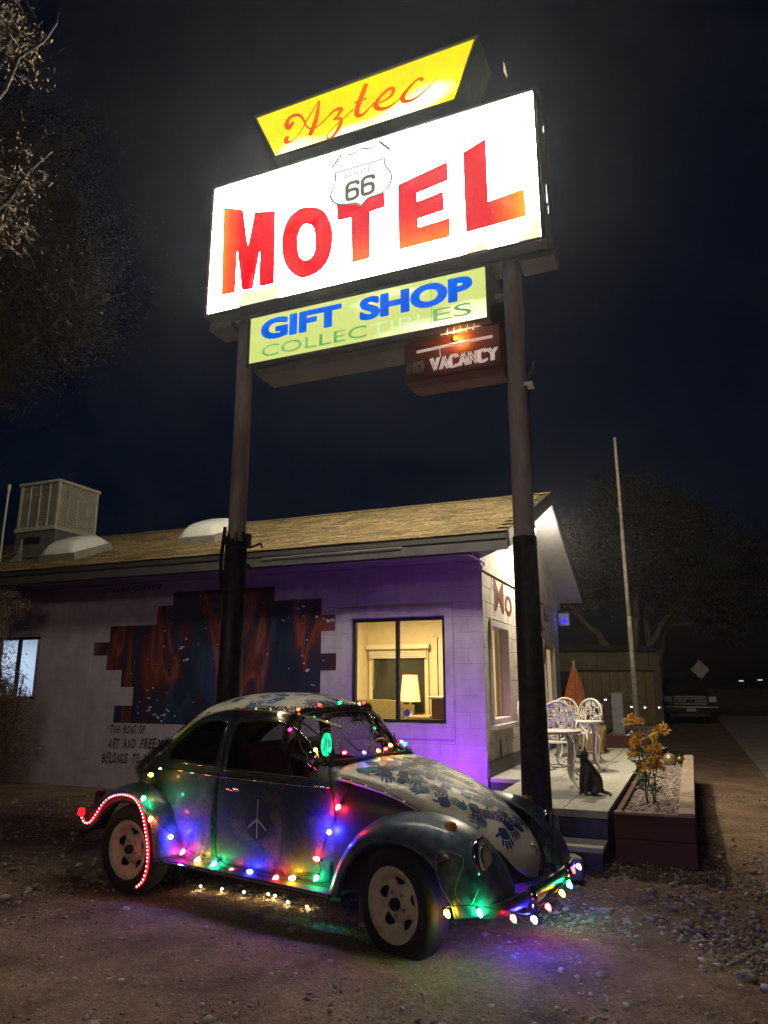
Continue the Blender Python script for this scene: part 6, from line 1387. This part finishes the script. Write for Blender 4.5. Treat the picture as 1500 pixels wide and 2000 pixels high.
# ------------------------------------------------------------------ background right
fp = thing('flagpole', 'tall thin white flagpole without a flag behind the raised bed', 'flagpole', (6.11, 18.0, 0))
for a, b_, r0, r1 in ((0, 3.2, .062, .058), (3.2, 5.4, .052, .048), (5.4, 7.84, .043, .036)): MB().tube([(0, 0, a), (random.uniform(-.01, .01), 0, (a + b_) / 2), (0, 0, b_)], [r0, (r0 + r1) / 2, r1], 10).build('pole_section', mat('flagpole_paint', (.70, .66, .52), .4, noise=.25, nscale=3, stretch=(1, 1, 2)), fp, True)
MB().lathe([(0, 0), (.045, .02), (.045, .06), (0, .09)], 12, (0, 0, 7.83)).build('finial', M_trimw, fp); MB().box(-.09, -.04, -.02, .02, 1.2, 1.3).box(-.08, -.04, -.02, .02, 5.9, 5.98).box(.03, .08, -.02, .02, 3.1, 3.18).build('cleat', M_steel, fp)
MB().lathe([(0, 0), (.12, 0), (.12, .05), (.065, .08)], 16).build('base_collar', M_steel, fp)
wp = thing('marker_post', 'pale grey box post standing at the far end of the deck', 'post', B(1.02, 6.35, 0), ROT)
MB().box(-.11, .11, -.09, .09, .60, 1.36, .01).build('post', mat('grey_panel', (.34, .34, .38), .6, noise=.2), wp); MB().box(-.125, .125, -.105, .105, 1.361, 1.385, .005).build('cap', M_steel, wp)
yb = thing('bollard', 'thin yellow bollard behind the straw bale', 'bollard', B(.62, 7.0, 0), ROT); MB().tube([(0, 0, 0), (0, 0, .95)], .045, 12).build('post', mat('yellow_paint', (.45, .36, .04), .5, noise=.3, nscale=20), yb, True); MB().tube([(0, 0, .95), (0, 0, 1.16)], .05, 12).build('sleeve', mat('yellow_paint', (.45, .36, .04)), yb, True); MB().lathe([(.06, 1.0), (.06, 1.06)], 12).build('ring', M_black, yb)
# shed
M_shed = mat('shed_metal', (.15, .12, .07), .6, noise=.3, nscale=2)
sh = thing('storage_shed', 'dim low metal shed with panelled garage doors in the background', 'shed', (4.6, 26, 0), 0)
MB().box(0, 5.2, .06, 4, 0, 2.70).build('wall', M_shed, sh)
for k in range(14): MB().box(.02 + k * .37, .35 + k * .37, .02, .058, 2.05, 2.68, .004).build('panel', M_shed, sh)
for k in range(9): MB().box(2.15 + k * .31, 2.43 + k * .31, .01, .058, .05, 1.98, .004).build('door_panel', mat('shed_door', (.24, .19, .09), .6, noise=.2, nscale=3), sh)
MB().box(2.1, 4.95, -.01, .02, 1.985, 2.04).build('door_rail', M_black, sh); MB().box(0, 2.0, .03, .058, 0, 2.0).build('dark_doorway', mat('doorway', (.02, .02, .02), .8), sh)
rv = MB().add([(-.2, -.3, 2.72), (5.4, -.3, 2.72), (5.4, 2, 3.0), (-.2, 2, 3.0), (-.2, 4.3, 2.72), (5.4, 4.3, 2.72)], [(0, 1, 2, 3), (3, 2, 5, 4)]); rv.build('roof', mat('shed_roof', (.05, .05, .05), .7), sh)
# caged string of small shaded lamps
pls = thing('festoon_lights', 'row of small shaded white lamps strung in front of the shed', 'string lights', (0, 20, 0))
lamps_px = [(5.28, 1.06), (5.98, 1.15), (6.32, 1.06), (6.67, .96), (7.03, .945), (7.41, .945)]
MB().tube([(4.7, 0, 1.2)] + [(x, 0, z + .07) for x, z in lamps_px] + [(8.1, 0, 1.15)], .006, 4).build('cable', M_black, pls)
for x, z in lamps_px:
    o = MB().lathe([(.012, .07), (.02, .05), (.09, .0)], 12, (x, 0, z)).build('shade', mat('lamp_white', (.4, .4, .42)), pls); MB().lathe([(0, -.018), (.025, -.005), (.02, .02), (0, .03)], 8, (x, 0, z)).build('bulb', emat('festoon', (1, .9, .75), 22), o)
# diamond road sign
ds = thing('road_sign', 'pale blank back of a diamond road sign above the pickup', 'road sign', (13.78, 32.0, 0)); MB().box(-.04, .04, .03, .09, 0, 2.6).build('post', M_steel, ds); MB().prism([(0, 1.78), (.40, 2.18), (0, 2.58), (-.40, 2.18)], -.005, .005).build('plate', mat('sign_back', (.5, .48, .46), .5, noise=.1), ds); MB().prism([(0, 1.83), (.35, 2.18), (0, 2.53), (-.35, 2.18)], -.008, -.0055).build('face', mat('sign_face', (.42, .38, .34), .5, noise=.2, nscale=3), ds)
# pickup
tk = thing('pickup_truck', 'dark pickup truck with chrome grille parked facing the camera', 'truck', (12.35, 29.9, 0), R_(-16))
M_tk = mat('truck_paint', (.012, .013, .016), .2, coat=.6)
body_p = [(-1.0, .55), (-1.02, .80), (-.98, 1.05), (-.93, 1.16), (.93, 1.16), (.98, 1.05), (1.02, .80), (1.0, .55), (.9, .42), (-.9, .42)]
V = []; secs = [(0, 1, 0), (.06, 1.0, .0), (1.0, 1.0, .03), (1.35, 1.0, .06), (5.4, 1, .0)]
for y, sx, dz in secs: V += [(x * sx, y, z + (dz if z > 1 else 0)) for x, z in body_p]
k = len(body_p); F = [(i * k + j, i * k + (j + 1) % k, (i + 1) * k + (j + 1) % k, (i + 1) * k + j) for i in range(len(secs) - 1) for j in range(k)] + [tuple(range(k)), tuple(range(4 * k, 5 * k))]
fixn(mesh('body', V, F, M_tk, tk, False))
cab = [(-.90, 1.18), (-.72, 1.84), (.72, 1.84), (.90, 1.18)]
V = [(x, 1.30, z) if z < 1.5 else (x, 1.95, z) for x, z in cab] + [(x, 3.7, z) for x, z in cab]; fixn(mesh('cab', V, [(0, 1, 2, 3), (4, 5, 6, 7), (0, 1, 5, 4), (1, 2, 6, 5), (2, 3, 7, 6)], M_tk, tk))
MB().add([(-.80, 1.295, 1.24), (.80, 1.295, 1.24), (.66, 1.90, 1.78), (-.66, 1.90, 1.78)], [(0, 1, 2, 3)]).build('windscreen', mat('truck_glass', (.01, .012, .015), .05), tk)
MB().box(-.66, .66, -.03, .0, .74, 1.10, .01).build('grille', M_black, tk)
for z in (.79, .90, 1.0, 1.08): MB().box(-.60, .60, -.055, -.031, z - .009, z + .009, .003).build('grille_bar', mat('worn_chrome', (.75, .75, .75), .35, .4), tk)
MB().box(-.17, .17, -.075, -.056, .85, .97, .01).build('badge', mat('badge_blue', (.02, .03, .1), .2), tk)
for sx in (-1, 1):
    MB().box(min(sx * .70, sx * .98), max(sx * .70, sx * .98), -.035, .02, .86, 1.08, .02).build('headlight', mat('lamp_clear', (.60, .62, .6), .15, .2), tk); MB().box(min(sx * .98, sx * 1.28), max(sx * .98, sx * 1.28), 1.35, 1.5, 1.22, 1.45, .03).build('wing_mirror', M_tk, tk)
    for yw in (.95, 4.4): MB().lathe([(0, -.12), (.36, -.12), (.40, -.09), (.40, .09), (.36, .12), (0, .12)], 24, (sx * .86, yw, .40), 'x').build('wheel', M_rub, tk, True)
tb2 = MB().box(-1.02, 1.02, -.16, -.002, .44, .70, .03).build('bumper', M_tk, tk); MB().box(-.98, .98, -.172, -.161, .66, .69, .003).build('chrome_strip', mat('worn_chrome', (.75, .75, .75), .35, .4), tb2); MB().box(-.18, .18, -.175, -.162, .50, .62).build('number_plate', mat('plate', (.3, .3, .28), .5), tk); MB().box(-.7, .7, -.12, 0, .30, .43, .01).build('air_dam', M_black, tk)
tr = thing('ground_lamp', 'small pale lamp on the ground right of the pickup', 'ground light', (13.9, 26.5, 0)); MB().lathe([(0, 0), (.16, 0), (.14, .08), (.06, .14), (0, .16)], 12).build('housing', mat('grey_panel', (.34, .34, .38)), tr); MB().lathe([(0, .165), (.04, .16)], 8).build('lens', emat('ground_lens', (1, .85, .6), 2), tr)
for i, (x, z, lb) in enumerate(((58.2, 2.1, 'tiny distant white light far right, upper one'), (61.3, 2.25, 'tiny distant white light at the far right edge'))):
    t = thing('distant_lamp', lb, 'street lamp', (x, 120, 0)); MB().tube([(0, 0, 0), (0, 0, z)], .08, 6).build('post', M_black, t); MB().box(-.35, .35, -.1, .1, z, z + .16, .03).build('lamp_head', emat('distant_lens', (.8, .9, 1), .9), t)

# ------------------------------------------------------------------ trees
def limb(b_, p0, p1, r0, r1, wob=.1, k=6):
    P_ = [Vector(p0).lerp(Vector(p1), i / k) for i in range(k + 1)]; L = (Vector(p1) - Vector(p0)).length
    for i in range(1, k): P_[i] += Vector([random.gauss(0, wob * L * .12) for _ in range(3)])
    b_.tube(P_, [r0 + (r1 - r0) * i / k for i in range(k + 1)], 7); return P_
def tree(lb, loc, trunks, blobs, m_leaf, m_bark, n_leaf, lsize, twig_n=700, group=None, cat='tree', kind='tree', lw=.45, droop=.2, fill=.33, tw=.012):
    t = thing(kind, lb, cat, loc, 0, group); b_ = MB(); ends = []
    for P_ in trunks:
        for i in range(len(P_) - 1): q = limb(b_, P_[i][0], P_[i + 1][0], P_[i][1], P_[i + 1][1]); ends += q
    b_.build('trunk', m_bark, t, True)
    C = []; D = []
    for (c_, r_) in blobs:
        n_ = int(n_leaf * (r_[0] * r_[1] * r_[2]) ** .67 / sum((q[1][0] * q[1][1] * q[1][2]) ** .67 for q in blobs)); ncl = max(6, n_ // 90)
        d = rng.normal(size=(ncl, 3)); d /= np.linalg.norm(d, axis=1)[:, None]; rad = rng.uniform(fill, 1.0, ncl) ** .6
        cl = np.array(c_) + d * rad[:, None] * np.array(r_) * rng.uniform(.8, 1.12, (ncl, 1)); k = rng.integers(0, ncl, n_); sz = rng.uniform(.08, .22, ncl) * np.mean(r_)
        C.append(cl[k] + rng.normal(size=(n_, 3)) * sz[k][:, None] * np.array([1, 1, .8])); D.append(cl)
    C = np.concatenate(C); cl = np.concatenate(D); Vq, Fq = rquads(C, rng.uniform(.6, 1.3, len(C)) * lsize, lw); o = np_mesh('crown', Vq, Fq, m_leaf, t)
    # twigs: thin 3-sided sticks running out to the leaf clumps
    E_ = np.array([q[:] for q in ends]); k = rng.integers(0, len(cl), twig_n); a = cl[k] + rng.normal(size=(twig_n, 3)) * lsize * 3; j = np.argmin(((E_[None] - a[:, None]) ** 2).sum(-1), 1); base_ = E_[j]; s0 = a + (base_ - a) * rng.uniform(.15, .5, (twig_n, 1))
    s_ = np.cross(a - s0, rng.normal(size=(twig_n, 3))); s_ /= np.linalg.norm(s_, axis=1)[:, None] + 1e-9; s_ *= tw; mid = (s0 + a) / 2 + rng.normal(size=(twig_n, 3)) * lsize
    V = np.stack([s0 - s_, s0 + s_, mid + s_ * .7, mid - s_ * .7, a + s_ * .2, a - s_ * .2], 1); Fb = np.array([[0, 1, 2, 3], [3, 2, 4, 5]]); F = (Fb[None] + 6 * np.arange(twig_n)[:, None, None]).reshape(-1, 4); np_mesh('twigs', V, F, m_bark, t)['kind'] = 'stuff'
    return t
M_bark = mat('bark', (.14, .10, .07), .9, noise=.4, nscale=8, bump=.6, bscale=20, stretch=(1, 1, .3)); M_lf1 = mat('leaf_olive', (.13, .105, .06), .8, col2=(.03, .027, .018), nscale=3); M_lf2 = mat('leaf_dry', (.22, .17, .07), .7, col2=(.10, .08, .035), nscale=6); M_lf3 = mat('leaf_rust', (.020, .010, .005), .95, col2=(.005, .004, .003), nscale=2)
# far tree rising behind the building on the left
tree('tall dark round crowned tree beyond the left end of the roof', (-11.95, 17, 0), [[((0, 0, 0), .3), ((.3, 0, 5), .25), ((1.0, 0, 9), .14), ((2.6, 0, 12.5), .05)], [((.3, 0, 5), .18), ((2.2, -.5, 9), .09), ((3.8, -.5, 10.6), .03)], [((.3, 0, 5), .16), ((-1.5, 0, 10), .08), ((0, 0, 15), .03)]],
     [((1.1, 0, 12.6), (3.6, 3, 4.1)), ((2.6, -.6, 10.8), (2.5, 2.3, 2.0)), ((.6, 0, 15.6), (3.2, 2.8, 2.2)), ((1.2, -.5, 9.6), (2.0, 2, 1.1))], M_lf1, M_bark, 60000, .095, 2600, group='trees left of the motel', fill=.5)
# near tree out of frame whose branches reach in
tree('nearer tree whose lit dry leaves hang in at the upper left edge', (-4.35, 4.9, -3.55), [[((-.6, 0, 3.5), .2), ((-.2, 0, 5), .12), ((.7, -.1, 6), .10), ((1.15, -.1, 8.8), .04)], [((.2, 0, 5.6), .08), ((.9, -.1, 7.9), .035), ((1.75, -.1, 9.15), .008)], [((.4, 0, 6.9), .06), ((.9, 0, 9.2), .03), ((1.6, 0, 10.5), .008)]],
     [((1.35, -.1, 8.85), (.50, .6, .42)), ((1.20, -.1, 10.25), (.50, .6, .42)), ((.2, 0, 9.2), (1.0, 1, 1.4)), ((.9, 0, 8.6), (.6, .7, .4))], mat('leaf_gold', (.12, .085, .035), .9, col2=(.045, .03, .016), nscale=7), mat('bark_dark', (.035, .026, .02), .9, noise=.3), 9000, .05, 900, group='trees left of the motel', fill=.1, lw=.4, tw=.005)
tw_ = thing('bare_branch', 'bare twig poking in at the left edge above the rooftop cooler', 'branch', (-5.1, 8.8, 4.05)); b_ = MB(); limb(b_, (-1, 0, -.6), (.28, 0, .22), .02, .005, .2); limb(b_, (-.2, 0, -.05), (.08, 0, .28), .008, .003, .2); b_.build('twig', M_bark, tw_)
# climbing shrub on the front wall at left
shb = tree('brown leafy climbing shrub covering the left end of the wall and part of the window', tuple(B(-8.02, -.50, 0)), [[((0, 0, 0), .05), ((.1, 0, 1.2), .035), ((.0, 0, 2.6), .012)], [((.1, 0, .2), .04), ((.5, -.2, 1.0), .02), ((.55, -.2, 1.7), .008)], [((-.1, 0, .1), .04), ((-.5, .1, 1.4), .02), ((-.4, .1, 3.0), .01)]],
     [((.10, .0, .62), (.72, .4, .66)), ((-.25, 0, 1.6), (.62, .35, .8)), ((-.2, 0, 2.75), (.62, .3, .34)), ((.22, -.1, 1.25), (.5, .3, .5))], mat('leaf_brown', (.30, .21, .12), .8, col2=(.14, .09, .05), nscale=9), M_bark, 34000, .036, 2200, cat='shrub', kind='shrub', lw=.45, fill=.1, tw=.003)
# big trees at right
M_lfR = M_lf3
tree('large dark tree with forked trunk between the shed and the flagpole', (10.2, 30, 0), [[((0, 0, 0), .34), ((-.3, 0, 1.6), .30), ((-.9, 0, 3.0), .2), ((-2.4, 0, 4.6), .10), ((-2.8, 0, 6.5), .04)], [((-.3, 0, 1.6), .26), ((.3, 0, 4.2), .16), ((.8, 0, 8), .06)], [((-.2, 0, 1.6), .2), ((1.2, 0, 3.8), .12), ((3.2, 0, 6), .05)]],
     [((0, 0, 7.6), (2.9, 2.5, 2.5)), ((-1.8, 0, 6.3), (1.7, 2, 1.8)), ((.8, 0, 9.4), (1.8, 1.6, 1.3)), ((1.9, 0, 5.7), (2.2, 2, 1.5))], M_lfR, M_bark, 26000, .13, 2500, group='big trees behind the parking area', fill=.4)
tree('wide rust tinted tree arching above the parked pickup', (11.4, 31, 0), [[((0, 0, 0), .32), ((.1, 0, 2.4), .26), ((.6, 0, 4), .16), ((3.4, 0, 6), .08), ((5.2, 0, 5.6), .03)], [((.1, 0, 2.4), .18), ((-.3, 0, 5), .1), ((.2, 0, 8), .04)], [((.6, 0, 4), .12), ((2.6, 0, 4.2), .07), ((3.6, 0, 3.7), .02)]],
     [((3.0, 0, 6.8), (2.7, 2.2, 2.1)), ((4.2, 0, 5.3), (2.0, 1.8, 1.2)), ((3.0, 0, 4.6), (1.5, 1.4, .9)), ((1.4, 0, 8.6), (1.9, 1.8, 1.4)), ((6.3, 0, 6.3), (1.5, 1.6, 1.0))], M_lfR, M_bark, 26000, .13, 2500, group='big trees behind the parking area', fill=.4)

# ------------------------------------------------------------------ thin night air round everything (carries the glow of the sign)
hz = MB().box(-195, 195, -35, 325, -1.2, 26).build('haze')
hz['kind'] = 'stuff'
m = bpy.data.materials.new('night_haze'); m.use_nodes = True; n = m.node_tree.nodes; l = m.node_tree.links; n.clear(); out = n.new('ShaderNodeOutputMaterial'); pv = n.new('ShaderNodeVolumePrincipled')
pv.inputs['Color'].default_value = (.85, .87, .9, 1); pv.inputs['Density'].default_value = .0013; pv.inputs['Anisotropy'].default_value = .80
l.new(pv.outputs[0], out.inputs['Volume']); hz.data.materials.append(m)

# every object that carries no label of its own but is a setting part stays plain; drop empty helper props
for o in list(bpy.data.objects):
    if o.type == 'MESH' and len(o.data.vertices) == 0: bpy.data.objects.remove(o)
